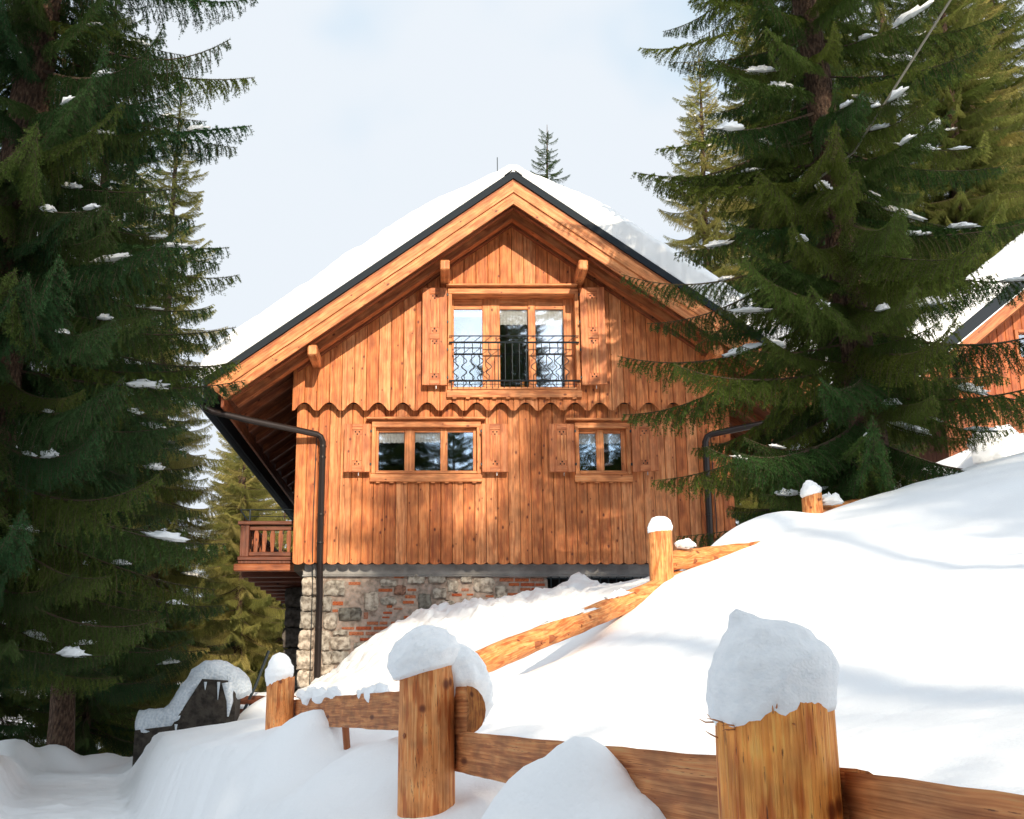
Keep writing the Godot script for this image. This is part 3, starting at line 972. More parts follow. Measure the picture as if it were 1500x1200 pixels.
func build_chalet() -> Node3D:
	rng.seed = 5
	var z := -21.0
	var h := thing("chalet", "two-storey chalet clad in orange-brown boards on a stone base, snow on its roof", "house", Vector3(RIDGE, 0.0, z))
	var xl := -2.79
	var xr := 5.06
	var up_win := Rect2(0.0, 5.7, 2.27, 1.85)
	var ll := Rect2(-1.36, 4.2, 1.86, 0.9)
	var lr := Rect2(2.27, 4.2, 0.93, 0.9)
	var cellar := Rect2(1.72, 1.75, 1.85, 0.67)
	var flat := func(y: float) -> Callable: return func(_x): return y
	# shell of the house
	var shell := holder("wall", h, Vector3(RIDGE, 0, z))
	solid_wall("timber_core", xl + 0.03, xr - 0.03, 2.661, soffit_at, [up_win, ll, lr], z - 0.03, z - 0.22, M.inside, shell)
	var base_top := flat.call(2.62) as Callable
	solid_wall("mortar", -2.55, 4.82, -0.8, base_top, [cellar], z - 0.28, z - 0.7, M.mortar, shell)
	bar("concrete_band", Vector3(-2.62, 2.425, z - 0.7), Vector3(4.89, 2.63, z - 0.225), M.concrete, shell, Vector3(1, 0, 0), 0.012)
	bar("concrete_lip", Vector3(-2.63, 2.405, z - 0.6), Vector3(4.90, 2.424, z - 0.205), M.concrete, shell, Vector3(1, 0, 0), 0.006)
	for s: float in [-1.0, 1.0]:
		var wx := -2.68 if s < 0 else 4.95
		bar("side_wall", Vector3(wx - 0.1, 2.5, z - 12.0), Vector3(wx + 0.1, soffit_at(wx) + 0.2, z - 0.225), M.inside, shell)
		bar("base_side", Vector3(wx - s * 0.2 - 0.1, -0.8, z - 12.0), Vector3(wx - s * 0.2 + 0.1, 2.42, z - 0.705), M.stone_dark, shell)
	bar("back_wall", Vector3(-2.57, -0.8, z - 12.0), Vector3(4.84, 6.3, z - 11.8), M.inside, shell)
	rake("gable_back", -1.0, 3.75, SOFFIT + 0.05, 6.3, z - 11.81, z - 11.99, M.inside, shell)
	rake("gable_back", 1.0, 3.75, SOFFIT + 0.05, 6.3, z - 11.81, z - 11.99, M.inside, shell)
	bar("storey_floor", Vector3(-2.57, 2.45, z - 11.79), Vector3(4.84, 2.6, z - 0.71), M.inside, shell)
	bar("storey_floor", Vector3(-2.57, 5.3, z - 11.79), Vector3(4.84, 5.45, z - 0.23), M.inside, shell)
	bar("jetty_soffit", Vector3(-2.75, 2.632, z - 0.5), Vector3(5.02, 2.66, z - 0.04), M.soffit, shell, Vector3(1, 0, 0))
	# cladding, board by board
	var low := holder("lower_cladding", h, Vector3(RIDGE, 2.6, z))
	cladding(low, -2.785, 5.055, 0.20103, z - 0.03, lower_edge, flat.call(5.62), [ll, lr], M.board)
	var upp := holder("gable_cladding", h, Vector3(RIDGE, 5.335, z + 0.16))
	cladding(upp, -2.855, 5.125, 0.22167, z + 0.16, upper_edge, func(x): return soffit_at(x) - 0.004, [up_win], M.board)
	bar("packing", Vector3(-2.84, 5.50, z - 0.028), Vector3(5.11, 5.60, z + 0.158), M.dark, upp, Vector3(1, 0, 0))
	# windows
	window(h, "wide balcony window with three glass leaves under the gable", -0.05, 2.35, 5.70, 7.63, [[0.063, 0.585], [0.912, 1.432], [1.57, 2.091]], 5.815, 7.33, [-0.09, 2.33], z + 0.27, z - 0.04, [-0.12, 0.30, 0.30], 5.56)
	window(h, "three-pane window of the lower floor", -1.42, 0.545, 4.20, 5.155, [[-1.298, -0.832], [-0.647, -0.186], [-0.055, 0.404]], 4.28, 4.985, [-1.52, 0.63], z + 0.08, z - 0.05, [0.20, 0.19, 0.0], 4.055)
	window(h, "two-pane window of the lower floor", 2.235, 3.235, 4.19, 5.135, [[2.315, 2.625], [2.765, 3.075]], 4.28, 4.965, [2.08, 3.30], z + 0.08, z - 0.05, [0.20, 0.19], 4.055)
	shutter(h, -0.515, -0.065, 5.76, 7.615, z + 0.32, 2, true)
	shutter(h, 2.365, 2.815, 5.76, 7.615, z + 0.32, 2, false, -0.10)
	shutter(h, -1.905, -1.435, 4.21, 5.095, z + 0.13, 1, true)
	shutter(h, 0.56, 1.03, 4.21, 5.095, z + 0.13, 1, false)
	shutter(h, 1.76, 2.22, 4.21, 5.095, z + 0.13, 1, true)
	shutter(h, 3.25, 3.71, 4.21, 5.095, z + 0.13, 1, false, -0.30)
	# wrought-iron railing before the upper window
	var rail := holder("window_railing", h, Vector3(1.1, 5.72, z + 0.31))
	var rz := z + 0.31
	for q in [[6.70, 0.011], [6.578, 0.018], [5.855, 0.018], [5.79, 0.006]]:
		wire("rail_bar", [Vector3(-0.03, q[0], rz), Vector3(2.33, q[0], rz)], q[1], M.iron, rail)
	for k in 5:
		var bx := 0.86 + 0.128 * k
		wire("straight_bar", [Vector3(bx, 5.855, rz), Vector3(bx, 6.578, rz)], 0.009, M.iron, rail)
	for k in 10:
		var bx := (0.10 + 0.148 * k) if k < 5 else (1.50 + 0.148 * (k - 5))
		var pts := []
		var left := 1.0 if k % 2 == 0 else -1.0
		for i in 41:
			var t := i / 40.0
			var yy := lerpf(5.855, 6.578, t)
			var e := smoothstep(0.08, 0.2, t) * (1.0 - smoothstep(0.66, 0.78, t))
			pts.append(Vector3(bx + left * 0.045 * e * sin(t * TAU * 3.4), yy, rz))
		wire("serpentine_bar", pts, 0.008, M.iron, rail)
	for k in 22:
		var bx := 0.02 + 0.105 * k
		wire("short_bar", [Vector3(bx, 5.72, rz), Vector3(bx, 5.855, rz)], 0.006, M.iron, rail)
	for k in 12:
		var bx := 0.03 + 0.19 * k
		wire("diagonal_bar", [Vector3(bx, 6.578, rz), Vector3(bx + 0.15, 6.70, rz)], 0.006, M.iron, rail)
	# stones and bricks of the base
	var masonry := holder("stone_base", h, Vector3(RIDGE, 0, z))
	var px := func(x: float, y: float) -> Vector2: return Vector2((x - 660.0) * 0.01195, 2.566 - (y - 830.0) * 0.01178)
	var stones := [[75, 160, 205, 325], [70, 330, 205, 460], [70, 465, 200, 615], [62, 625, 195, 795], [48, 800, 190, 970], [60, 975, 185, 1120], [265, 190, 455, 330], [265, 335, 340, 460], [270, 475, 388, 620], [250, 630, 330, 805], [270, 810, 345, 920], [265, 925, 380, 1010], [400, 430, 600, 545], [620, 295, 745, 460], [765, 190, 905, 240], [885, 240, 990, 320], [765, 340, 905, 400], [355, 630, 485, 672], [335, 680, 515, 795], [350, 810, 500, 915], [1000, 145, 1155, 215], [1185, 145, 1335, 215], [1355, 190, 1440, 290], [1225, 260, 1345, 350], [1100, 305, 1210, 435], [1475, 140, 1565, 205], [1580, 165, 1760, 295], [1775, 240, 1870, 350], [400, 930, 520, 1010], [540, 740, 680, 800], [60, 1130, 200, 1230], [220, 1030, 340, 1130], [350, 1030, 470, 1120], [1130, 450, 1250, 520], [1460, 370, 1560, 430], [1640, 370, 1740, 440], [1280, 370, 1420, 440]]
	for k in stones.size():
		var q: Array = stones[k]
		var a: Vector2 = px.call(430.0 + q[0] / 6.0, 820.0 + q[3] / 6.0)
		var b: Vector2 = px.call(430.0 + q[2] / 6.0, 820.0 + q[1] / 6.0)
		var m: Material = M.stones[rng.randi() % M.stones.size()]
		if k == 12 or k == 24: m = M.stone_grey
		if k == 15: m = M.stone_red
		var depth := 0.09 if k < 6 else rnd(0.045, 0.075)
		var mid := (a + b) * 0.5
		put("stone", rough_block(Vector3((b.x - a.x) / 2 + 0.005, (b.y - a.y) / 2 + 0.005, depth + 0.03), 700 + k), m, masonry, Vector3(mid.x * 1.012, mid.y * 1.012, z - 0.31))
	var bricks := [[480, 200, 590, 232], [745, 262, 870, 290], [980, 320, 1075, 348], [960, 368, 1060, 396], [345, 375, 440, 410], [650, 552, 750, 580], [555, 595, 690, 625], [708, 595, 845, 625], [858, 590, 912, 622], [495, 640, 625, 672], [640, 640, 750, 672], [590, 695, 690, 720], [345, 445, 395, 470], [820, 408, 870, 432], [790, 465, 870, 485], [970, 500, 1045, 528], [780, 505, 850, 525], [880, 152, 970, 170], [1000, 262, 1080, 285], [880, 430, 960, 450], [430, 600, 540, 622], [620, 470, 660, 530], [760, 552, 830, 578], [860, 552, 930, 576],
		[1845, 133, 1970, 158], [1975, 133, 2120, 156], [1810, 168, 1935, 200], [1945, 170, 2070, 200], [2080, 168, 2200, 198], [1995, 212, 2120, 240], [2125, 215, 2210, 240], [1990, 255, 2085, 282], [2090, 255, 2190, 282], [1990, 298, 2120, 325], [2125, 298, 2205, 325], [1475, 260, 1540, 285], [1520, 305, 1580, 325], [1390, 305, 1480, 330], [1685, 318, 1760, 340], [1880, 300, 1985, 326], [1890, 212, 1985, 238]]
	for k in bricks.size():
		var q: Array = bricks[k]
		var a: Vector2 = px.call(430.0 + q[0] / 6.0, 820.0 + q[3] / 6.0)
		var b: Vector2 = px.call(430.0 + q[2] / 6.0, 820.0 + q[1] / 6.0)
		put("brick", box(Vector3(b.x - a.x, b.y - a.y, 0.06), 0.008, Vector3(1, 0, 0)), M.bricks[rng.randi() % M.bricks.size()], masonry, Vector3((a.x + b.x) / 2 * 1.012, (a.y + b.y) / 2 * 1.012, z - 0.302 + rnd(-0.004, 0.006)))
	# barred cellar window
	var cw := holder("cellar_window", h, Vector3(2.6, 1.75, z - 0.2))
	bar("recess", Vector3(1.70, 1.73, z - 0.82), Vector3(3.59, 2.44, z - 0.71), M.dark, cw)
	for k in 13:
		var bx := 1.78 + 0.145 * k
		wire("grille_bar", [Vector3(bx, 1.75, z - 0.24), Vector3(bx, 2.40, z - 0.24)], 0.011, M.iron, cw)
	for yy: float in [2.37, 1.95]:
		wire("grille_bar", [Vector3(1.70, yy, z - 0.255), Vector3(3.60, yy, z - 0.255)], 0.012, M.iron, cw)
	# roof
	var roof := holder("roof", h, Vector3(RIDGE, SOFFIT, z))
	var zf := z + 1.10
	var zb := z - 12.6
	for s: float in [-1.0, 1.0]:
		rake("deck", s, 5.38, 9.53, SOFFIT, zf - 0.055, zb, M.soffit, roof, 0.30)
		rake("verge_flashing", s, 5.43, 9.575, 9.435, zf - 0.05, zf + 0.03, M.metal, roof, 0.03)
		rake("roof_sheet", s, 5.45, 9.575, 9.532, zf - 0.052, zb - 0.02, M.metal, roof, 0.02)
		rake("verge_board", s, 5.36, 9.43, 9.355, zf - 0.053, zf - 0.01, M.trim_dark, roof, 0.06)
		rake("verge_board", s, 5.31, 9.365, 9.165, zf - 0.009, zf + 0.022, M.trim, roof, 0.14)
		rake("verge_board", s, 5.17, 9.175, 8.95, zf - 0.053, zf - 0.012, M.trim, roof, 0.14)
		# beam parallel to the verge, carried by the purlin ends
		rake("rake_beam", s, 5.0, SOFFIT - 0.004, SOFFIT - 0.185, z + 0.62, z + 0.44, M.trim_dark, roof, 0.1)
		rake("wall_beam", s, 3.95, SOFFIT - 0.006, SOFFIT - 0.18, z + 0.30, z + 0.195, M.rafter, roof, 0.05)
		for q in [[1.235, 7.72], [3.56, 6.13]]:
			bar("purlin_end", Vector3(RIDGE + s * q[0] - 0.085, q[1], z + 0.20), Vector3(RIDGE + s * q[0] + 0.085, q[1] + 0.19, z + 1.0), M.trim, roof, Vector3(0, 0, 1), 0.02)
		# rafters below the soffit, in the overhang of the eaves
		for k in 13:
			var rz2 := z - 0.35 - 0.92 * k
			var r0 := 3.86 if s < 0 else 3.86
			var p := PackedVector2Array()
			p.append(Vector2(RIDGE + s * r0, SOFFIT - SLOPE * r0 - 0.002))
			p.append(Vector2(RIDGE + s * r0, SOFFIT - SLOPE * r0 - 0.17))
			p.append(Vector2(RIDGE + s * 5.0, SOFFIT - SLOPE * 5.0 - 0.15))
			p.append(Vector2(RIDGE + s * 5.0, SOFFIT - SLOPE * 5.0 - 0.002))
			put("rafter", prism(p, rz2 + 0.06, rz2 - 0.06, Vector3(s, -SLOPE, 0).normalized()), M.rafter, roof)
		for k in 2:
			var rz2 := z + 0.95 - 0.62 * k
			if k == 0:
				rake("rafter", s, 5.0, SOFFIT - 0.003, SOFFIT - 0.12, rz2, rz2 - 0.1, M.rafter, roof, 0.05)
		for k in 9:
			var dx := 0.5 + 0.52 * k
			if dx < 3.8: put("peg", box(Vector3(0.07, 0.07, 0.03), 0.004), M.dark, roof, Vector3(RIDGE + s * dx, soffit_at(RIDGE + s * dx) - 0.095, z + 0.302))
		# eaves: board, dark fascia, gutter
		var ex := RIDGE + s * 5.08
		bar("eaves_board", Vector3(ex - 0.025, 5.17, zb + 0.05), Vector3(ex + 0.025, 5.40, zf - 0.06), M.rafter, roof, Vector3(0, 0, 1))
		var e2 := RIDGE + s * 5.40
		bar("eaves_fascia", Vector3(e2 - 0.015, 5.28, zb), Vector3(e2 + 0.015, 5.64, zf - 0.056), M.metal, roof, Vector3(0, 0, 1))
		var gut := []
		var cols := 11
		for r in 2:
			for c in cols:
				var a := PI + PI * c / (cols - 1)
				gut.append(Vector3(e2 + s * 0.10 + cos(a) * 0.085, 5.34 + sin(a) * 0.085, (zf + 0.02) if r == 0 else zb))
		var gm := put("gutter", sheet(gut, cols), M.metal, roof)
		var capp := PackedVector2Array()
		for c in cols:
			var a := PI + PI * c / (cols - 1)
			capp.append(Vector2(e2 + s * 0.10 + cos(a) * 0.087, 5.34 + sin(a) * 0.087))
		put("gutter_end", prism(capp, zf + 0.035, zf + 0.021), M.metal, gm.get_parent())
		put("ridge_cap", prism(PackedVector2Array([Vector2(RIDGE + s * 0.005, 9.58), Vector2(RIDGE + s * 0.16, 9.58 - 0.155 * SLOPE), Vector2(RIDGE + s * 0.16, 9.60 - 0.155 * SLOPE), Vector2(RIDGE + s * 0.005, 9.605)]), zf + 0.04, zb), M.metal, roof)
	for q in [[RIDGE - 0.26, 9.4, zf - 0.6, 0.75], [RIDGE + 2.2, 8.1, zf - 1.6, 1.0]]:
		wire("lightning_rod", [Vector3(q[0], q[1], q[2]), Vector3(q[0], q[1] + q[3], q[2])], 0.008, M.iron, roof)
	# rain pipes
	for s: float in [-1.0, 1.0]:
		var g0 := Vector3(RIDGE + s * 5.46, 5.24, z + 0.85)
		var bend := Vector3(RIDGE + s * 3.52, 4.90, z + 0.17)
		var px2 := RIDGE + s * 3.42
		var pp := [g0 + Vector3(0, 0.06, 0), g0 + Vector3(-s * 0.05, -0.03, 0), g0 + Vector3(-s * 0.16, -0.08, -0.04), g0.lerp(bend, 0.4) + Vector3(0, -0.045, 0), g0.lerp(bend, 0.8) + Vector3(0, -0.015, 0), bend + Vector3(s * 0.02, 0, 0), bend + Vector3(-s * 0.06, -0.05, 0), Vector3(px2, 4.76, z + 0.16), Vector3(px2, 4.4, z + 0.16), Vector3(px2, 3.5, z + 0.15), Vector3(px2, 2.74, z + 0.14), Vector3(px2 + s * 0.005, 2.62, z + 0.08), Vector3(px2 + s * 0.01, 2.40, z - 0.03), Vector3(px2 + s * 0.012, 2.25, z - 0.08), Vector3(px2 + s * 0.012, 2.15, z - 0.10), Vector3(px2 + s * 0.012, 1.2, z - 0.10), Vector3(px2 + s * 0.012, -0.3, z - 0.10)]
		var rr := []
		for q in pp: rr.append(0.058)
		var pipe := put("rain_pipe", tube(pp, rr, 12), M.pipe, h)
		for yy: float in [4.68, 4.48, 3.45, 2.95, 1.5]:
			var cl := CylinderMesh.new()
			cl.top_radius = 0.066; cl.bottom_radius = 0.066; cl.height = 0.03; cl.radial_segments = 14; cl.rings = 1
			put("pipe_clamp", cl, M.pipe, pipe, Vector3(px2 + (s * 0.012 if yy < 2.3 else 0.0), yy, (z + 0.155) if yy > 2.6 else (z - 0.10)))
		wire("conductor_wire", [Vector3(px2 + s * 0.13, 4.9, z + 0.03), Vector3(px2 + s * 0.15, 3.5, z + 0.03), Vector3(px2 + s * 0.14, 2.7, z + 0.04), Vector3(px2 + s * 0.15, 2.3, z - 0.17), Vector3(px2 + s * 0.15, 0.0, z - 0.17)], 0.008, M.iron, h)
	build_balcony(h)
	return h

func build_balcony(h: Node3D) -> void:
	var z := -22.6
	var b := holder("balcony", h, Vector3(-3.4, 2.75, z))
	var x0 := -4.0
	var x1 := -2.79
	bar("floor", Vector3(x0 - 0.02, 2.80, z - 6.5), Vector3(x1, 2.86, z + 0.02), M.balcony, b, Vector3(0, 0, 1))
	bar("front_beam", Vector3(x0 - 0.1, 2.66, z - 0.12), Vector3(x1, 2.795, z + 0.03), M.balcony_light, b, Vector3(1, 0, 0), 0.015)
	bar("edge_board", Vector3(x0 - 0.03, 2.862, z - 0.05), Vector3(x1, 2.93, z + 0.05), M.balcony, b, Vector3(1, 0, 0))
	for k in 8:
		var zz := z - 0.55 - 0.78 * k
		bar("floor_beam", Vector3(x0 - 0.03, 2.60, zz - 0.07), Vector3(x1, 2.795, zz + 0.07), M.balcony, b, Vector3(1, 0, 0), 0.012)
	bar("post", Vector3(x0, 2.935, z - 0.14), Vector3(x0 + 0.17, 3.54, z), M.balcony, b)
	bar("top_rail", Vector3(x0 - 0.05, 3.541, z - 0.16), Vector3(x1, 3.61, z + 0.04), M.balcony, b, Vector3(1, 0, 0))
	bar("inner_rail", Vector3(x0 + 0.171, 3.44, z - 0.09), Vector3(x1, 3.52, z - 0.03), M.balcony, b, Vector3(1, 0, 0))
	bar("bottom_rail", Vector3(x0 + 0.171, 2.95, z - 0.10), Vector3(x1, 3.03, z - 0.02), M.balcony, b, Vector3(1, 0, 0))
	for k in 6:
		var cx := x0 + 0.30 + 0.155 * k
		var p := PackedVector2Array([Vector2(cx - 0.025, 3.03), Vector2(cx + 0.025, 3.03), Vector2(cx + 0.045, 3.25), Vector2(cx + 0.045, 3.36), Vector2(cx + 0.028, 3.44), Vector2(cx - 0.028, 3.44), Vector2(cx - 0.045, 3.36), Vector2(cx - 0.045, 3.25)])
		put("baluster", prism(p, z - 0.045, z - 0.075), M.balcony_light, b)
	# the long side of the balcony, running back along the house
	bar("top_rail", Vector3(x0 - 0.05, 3.541, z - 6.5), Vector3(x0 + 0.15, 3.61, z - 0.161), M.balcony, b, Vector3(0, 0, 1))
	bar("bottom_rail", Vector3(x0 + 0.05, 2.95, z - 6.5), Vector3(x0 + 0.13, 3.03, z - 0.141), M.balcony, b, Vector3(0, 0, 1))
	for k in 24:
		bar("baluster", Vector3(x0 + 0.075, 3.031, z - 0.45 - 0.25 * k), Vector3(x0 + 0.105, 3.54, z - 0.37 - 0.25 * k), M.balcony_light, b)
	# iron frame above the rail
	wire("iron_bar", [Vector3(x0 - 0.02, 3.83, z), Vector3(x1, 3.83, z)], 0.013, M.iron, b)
	wire("iron_bar", [Vector3(x0 + 0.12, 3.70, z), Vector3(x1, 3.70, z)], 0.008, M.iron, b)
	wire("iron_bar", [Vector3(x0 - 0.02, 3.83, z), Vector3(x0 + 0.15, 3.60, z)], 0.016, M.iron, b)
	wire("iron_bar", [Vector3(x0 + 0.17, 3.83, z), Vector3(x0 + 0.17, 3.60, z)], 0.02, M.iron, b)
	# dark stone pier that carries it
	var pier := holder("pier", h, Vector3(-3.2, -0.8, -24.9))
	for k in 8:
		put("stone", rough_block(Vector3(0.24, 0.21, 0.3), 760 + k), M.stone_dark, pier, Vector3(-3.18 + rnd(-0.02, 0.02), -0.5 + 0.41 * k, -24.9))

# ---------------------------------------------------------------- snow on things
# snow blanket over a gable roof, thinner at the ridge, rounded at the eaves and the front
func roof_blanket(ridge: float, top: float, slope: float, run_l: float, run_r: float, zf: float, zb: float, at_ridge: float, thick: float, seed_: int) -> ArrayMesh:
	var f := noise(seed_, 1.0, 4)
	var zs := []
	for q in [0.0, 0.0, 0.02, 0.06, 0.12, 0.2, 0.32, 0.5, 0.75, 1.0]: zs.append(q)
	var zz := 1.3
	while zz < (zf - zb):
		zs.append(zz)
		zz += 0.35
	zs.append(zf - zb - 0.1); zs.append(zf - zb); zs.append(zf - zb)
	var pts := []
	var half := 90
	var cols := half * 2 + 40
	for k in zs.size():
		var q: float = zs[k]
		var ends: bool = k == 0 or k == zs.size() - 1
		var near := minf(q, zf - zb - q)
		var bulge := sqrt(clampf(1.0 - pow(1.0 - clampf(near / 0.34, 0.0, 1.0), 2.0), 0.0, 1.0))
		for c in cols:
			var x: float
			var y: float
			var upper := c < half * 2
			var u: float = c / float(half * 2 - 1) if upper else 1.0 - (c - half * 2) / 39.0
			# more points near the eaves
			var w := u * 2.0 - 1.0
			w = signf(w) * pow(absf(w), 0.8) if upper else w
			var run := run_l if w < 0 else run_r
			x = w * run
			var roof_y := top - slope * absf(x)
			if upper:
				var th := at_ridge + (thick - at_ridge) * smoothstep(0.0, 1.9, absf(x))
				var to_eave := run - absf(x)
				th *= sqrt(clampf(1.0 - pow(1.0 - clampf(to_eave / 0.5, 0.0, 1.0), 2.4), 0.0, 1.0)) * 0.999 + 0.001
				var kf := 0.55 + 0.45 * bulge
				if ends: kf = 0.0
				var lumps := f.get_noise_3d(x * 0.9, q * 0.9, 3.0) * 0.10 + f.get_noise_3d(x * 3.2, q * 3.2 + y, 9.0) * 0.035
				th = maxf(0.004, th * kf * (1.0 + lumps * 1.2) + lumps * 0.25 * bulge)
				y = roof_y + th
				# the snow leans out a little past the eave
				x += signf(w) * 0.16 * smoothstep(0.45, 0.0, to_eave) * kf
			else:
				y = roof_y
			var front := zf - q
			if upper and not ends:
				var th2 := y - roof_y
				front += (0.07 * f.get_noise_3d(x * 2.4, y * 2.4, 20.0) + 0.04 * f.get_noise_3d(x * 5.5, y * 5.5, 31.0)) * (1.0 - bulge * 0.8) + 0.06 * sin(clampf(th2 / 0.6, 0.0, 1.0) * PI) * (1.0 - bulge)
			pts.append(Vector3(ridge + x, y, front))
	return sheet(pts, cols, true)

# cap of snow drawn from its left and right outline: [height, left, right] in metres about the post
func cap(outline: Array, seed_: int, rough: float, depth := 0.95, cells := 40) -> ArrayMesh:
	var f := noise(seed_, 1.0, 4)
	var pts := []
	var n := 26
	var y0: float = outline[0][0]
	var y1: float = outline[-1][0]
	for r in n + 1:
		var y := lerpf(y0, y1, r / float(n))
		var k := 0
		while k < outline.size() - 2 and outline[k + 1][0] < y: k += 1
		var t: float = clampf((y - outline[k][0]) / maxf(1e-5, outline[k + 1][0] - outline[k][0]), 0.0, 1.0)
		var l: float = lerpf(outline[k][1], outline[k + 1][1], t)
		var rt: float = lerpf(outline[k][2], outline[k + 1][2], t)
		var cx := (l + rt) / 2
		var hw := (rt - l) / 2
		if r == 0: hw *= 0.0
		if r == n: hw *= 0.0
		for s in cells + 1:
			var a := -TAU * (s % cells) / cells
			var d := Vector3(cos(a), 0, sin(a) * depth)
			var p := Vector3(cx, y, 0) + d * hw
			var g := f.get_noise_3d(p.x * 26.0, p.y * 26.0, p.z * 26.0) * rough + f.get_noise_3d(p.x * 8.0, p.y * 8.0, p.z * 8.0 + 4.0) * rough * 1.3
			p += (d + Vector3(0, 0.4, 0)) * g * (1.0 if (r > 1 and hw > 0.0) else 0.3)
			pts.append(p)
	return sheet(pts, cells + 1)

# ---------------------------------------------------------------- the log fence
# peeled log post with a slanting, frayed top; base at the origin
func post_mesh(h: float, r0: float, r1: float, slant: float, seed_: int, seg := 48, rows := 40) -> ArrayMesh:
	var f := noise(seed_, 1.0, 4)
	var pts := []
	var uv := PackedVector2Array()
	for k in rows + 4:
		var i := mini(k, rows)
		var t := i / float(rows)
		var inner := 1.0
		if k > rows: inner = [1.0, 0.86, 0.5, 0.0][k - rows]
		for s in seg + 1:
			var a := -TAU * (s % seg) / seg
			var d := Vector3(cos(a), 0, sin(a))
			var r := lerpf(r0, r1, t)
			# flutes and hewn flats run along the log
			r *= 1.0 + 0.05 * f.get_noise_3d(d.x * 1.6, t * h * 0.8, d.z * 1.6) + 0.022 * f.get_noise_3d(d.x * 7.0, t * h * 2.0, d.z * 7.0)
			var y := h * t
			if t > 0.6:
				var e := (t - 0.6) / 0.4
				y += e * e * (slant * d.x * r / r0) * inner
				if i == rows: y += r0 * 0.10 * f.get_noise_3d(d.x * 9.0, 3.0, d.z * 9.0) * (1.0 if inner == 1.0 else 0.5)
			pts.append(Vector3(d.x * r * inner, y, d.z * r * inner))
			uv.append(Vector2(TAU * r0 * s / seg, y + (1.0 - inner) * r0))
	return sheet(pts, seg + 1, false, uv)

func fence_post(label: String, x: float, d: float, y0: float, y1: float, r: float, slant: float, seed_: int, m: Material) -> Node3D:
	var at := Vector3(x, y0, -d)
	var t := thing("fence_post", label, "post", at, "log posts of the garden fence")
	put("log", post_mesh(y1 - y0, r * 1.06, r, slant, seed_), m, t, at)
	rng.seed = seed_
	# splinters along the frayed rim
	var n := 14 if d < 5.0 else 0
	for k in n:
		var a := PI * rnd(0.55, 1.25) if k % 3 else rnd(0, TAU)
		var rim := Vector3(cos(a) * r, 0, sin(a) * r)
		var p := Vector3(x, y1, -d) + rim + Vector3(0, slant * cos(a) - rnd(0.0, 0.03), 0)
		var tip := p + Vector3(cos(a), rnd(-0.5, 0.9), sin(a)).normalized() * rnd(0.01, 0.03)
		put("splinter", tube([p - rim * 0.05, p.lerp(tip, 0.6) + Vector3(0, rnd(-0.003, 0.003), 0), tip], [0.0014, 0.0011, 0.0004], 4), M.sawn, t)
	# knots
	for k in 5:
		var a := rnd(0.2, PI - 0.2)
		var yy := rnd(0.25, 0.85) * (y1 - y0)
		put("knot", lump(Vector3(0.007, 0.009, 0.004) * (r / 0.095), seed_ + k, 0.5, 10, 6, 1.0, 1.0), M.trim_dark, t, at + Vector3(cos(a) * r * 1.0, yy, sin(a) * r * 1.0), Basis(Vector3(0, 1, 0), PI / 2 - a))
	return t

# half-round rail with its sawn face to the front, from a to b (centres of the face)
func half_rail(label: String, a: Vector3, b: Vector3, tall: float, seed_: int) -> Node3D:
	var t := thing("fence_rail", label, "rail", (a + b) * 0.5, "rails of the garden fence")
	var dir := (b - a).normalized()
	var out := dir.cross(Vector3(0, 1, 0)).normalized()
	if out.z < 0: out = -out
	var up := dir.cross(out)
	if up.y < 0: up = -up
	var f := noise(seed_, 1.0, 3)
	var L := a.distance_to(b)
	var n := maxi(8, int(L / 0.08))
	var prof := []
	for k in 5: prof.append(Vector2(0.0, lerpf(-0.5, 0.5, k / 4.0)))
	for k in range(1, 10):
		var an := PI / 2 - PI * k / 10.0
		prof.append(Vector2(-cos(an) * 0.42, sin(an) * 0.5))
	var cols := prof.size()
	var pts := []
	var uv := PackedVector2Array()
	for k in range(-1, n + 2):
		var i := clampi(k, 0, n)
		var end := k < 0 or k > n
		var c0 := a.lerp(b, i / float(n))
		for s in cols:
			var q: Vector2 = prof[s]
			var w := 1.0 + 0.05 * f.get_noise_2d(i * 0.25, s * 0.7)
			var p := c0 + up * q.y * tall * w + out * (q.x * tall * w + 0.004 * f.get_noise_2d(i * 1.3, s * 3.0))
			if end: p = c0 + out * (-0.2 * tall)
			pts.append(p)
			uv.append(Vector2(q.y * tall + (0.3 if q.x < 0.0 else 0.0), L * i / float(n)))
	# keep the faces turned outwards
	var side := up.cross(dir).dot(out)
	var o: MeshInstance3D
	if side < 0:
		var rev := []
		var ruv := PackedVector2Array()
		for r in pts.size() / cols:
			for s in cols:
				rev.append(pts[r * cols + cols - 1 - s])
				ruv.append(uv[r * cols + cols - 1 - s])
		pts = rev; uv = ruv
	o = put("half_log", sheet(pts, cols, true, uv), M.sawn, t)
	# the cut end, a half disc
	for e in [[b, 1.0], [a, -1.0]]:
		var mb := MB.new()
		var c1: Vector3 = e[0]
		var es: float = e[1]
		for s in range(4, cols):
			var q1: Vector2 = prof[s]
			var q2: Vector2 = prof[(s + 1) % cols]
			var p1 := c1 + up * q1.y * tall + out * q1.x * tall + dir * 0.003 * es
			var p2 := c1 + up * q2.y * tall + out * q2.x * tall + dir * 0.003 * es
			var p0 := c1 + out * (-0.01) + dir * 0.003 * es
			var nn := (p1 - p0).cross(p2 - p0)
			var u1 := Vector2(q1.x, q1.y) * tall
			var u2 := Vector2(q2.x, q2.y) * tall
			if nn.dot(dir * es) > 0: mb.tri(p0, p1, p2, Vector2.ZERO, u1, u2)
			else: mb.tri(p0, p2, p1, Vector2.ZERO, u2, u1)
		put("cut_end", mb.done(), M.log_end, t)
	return t

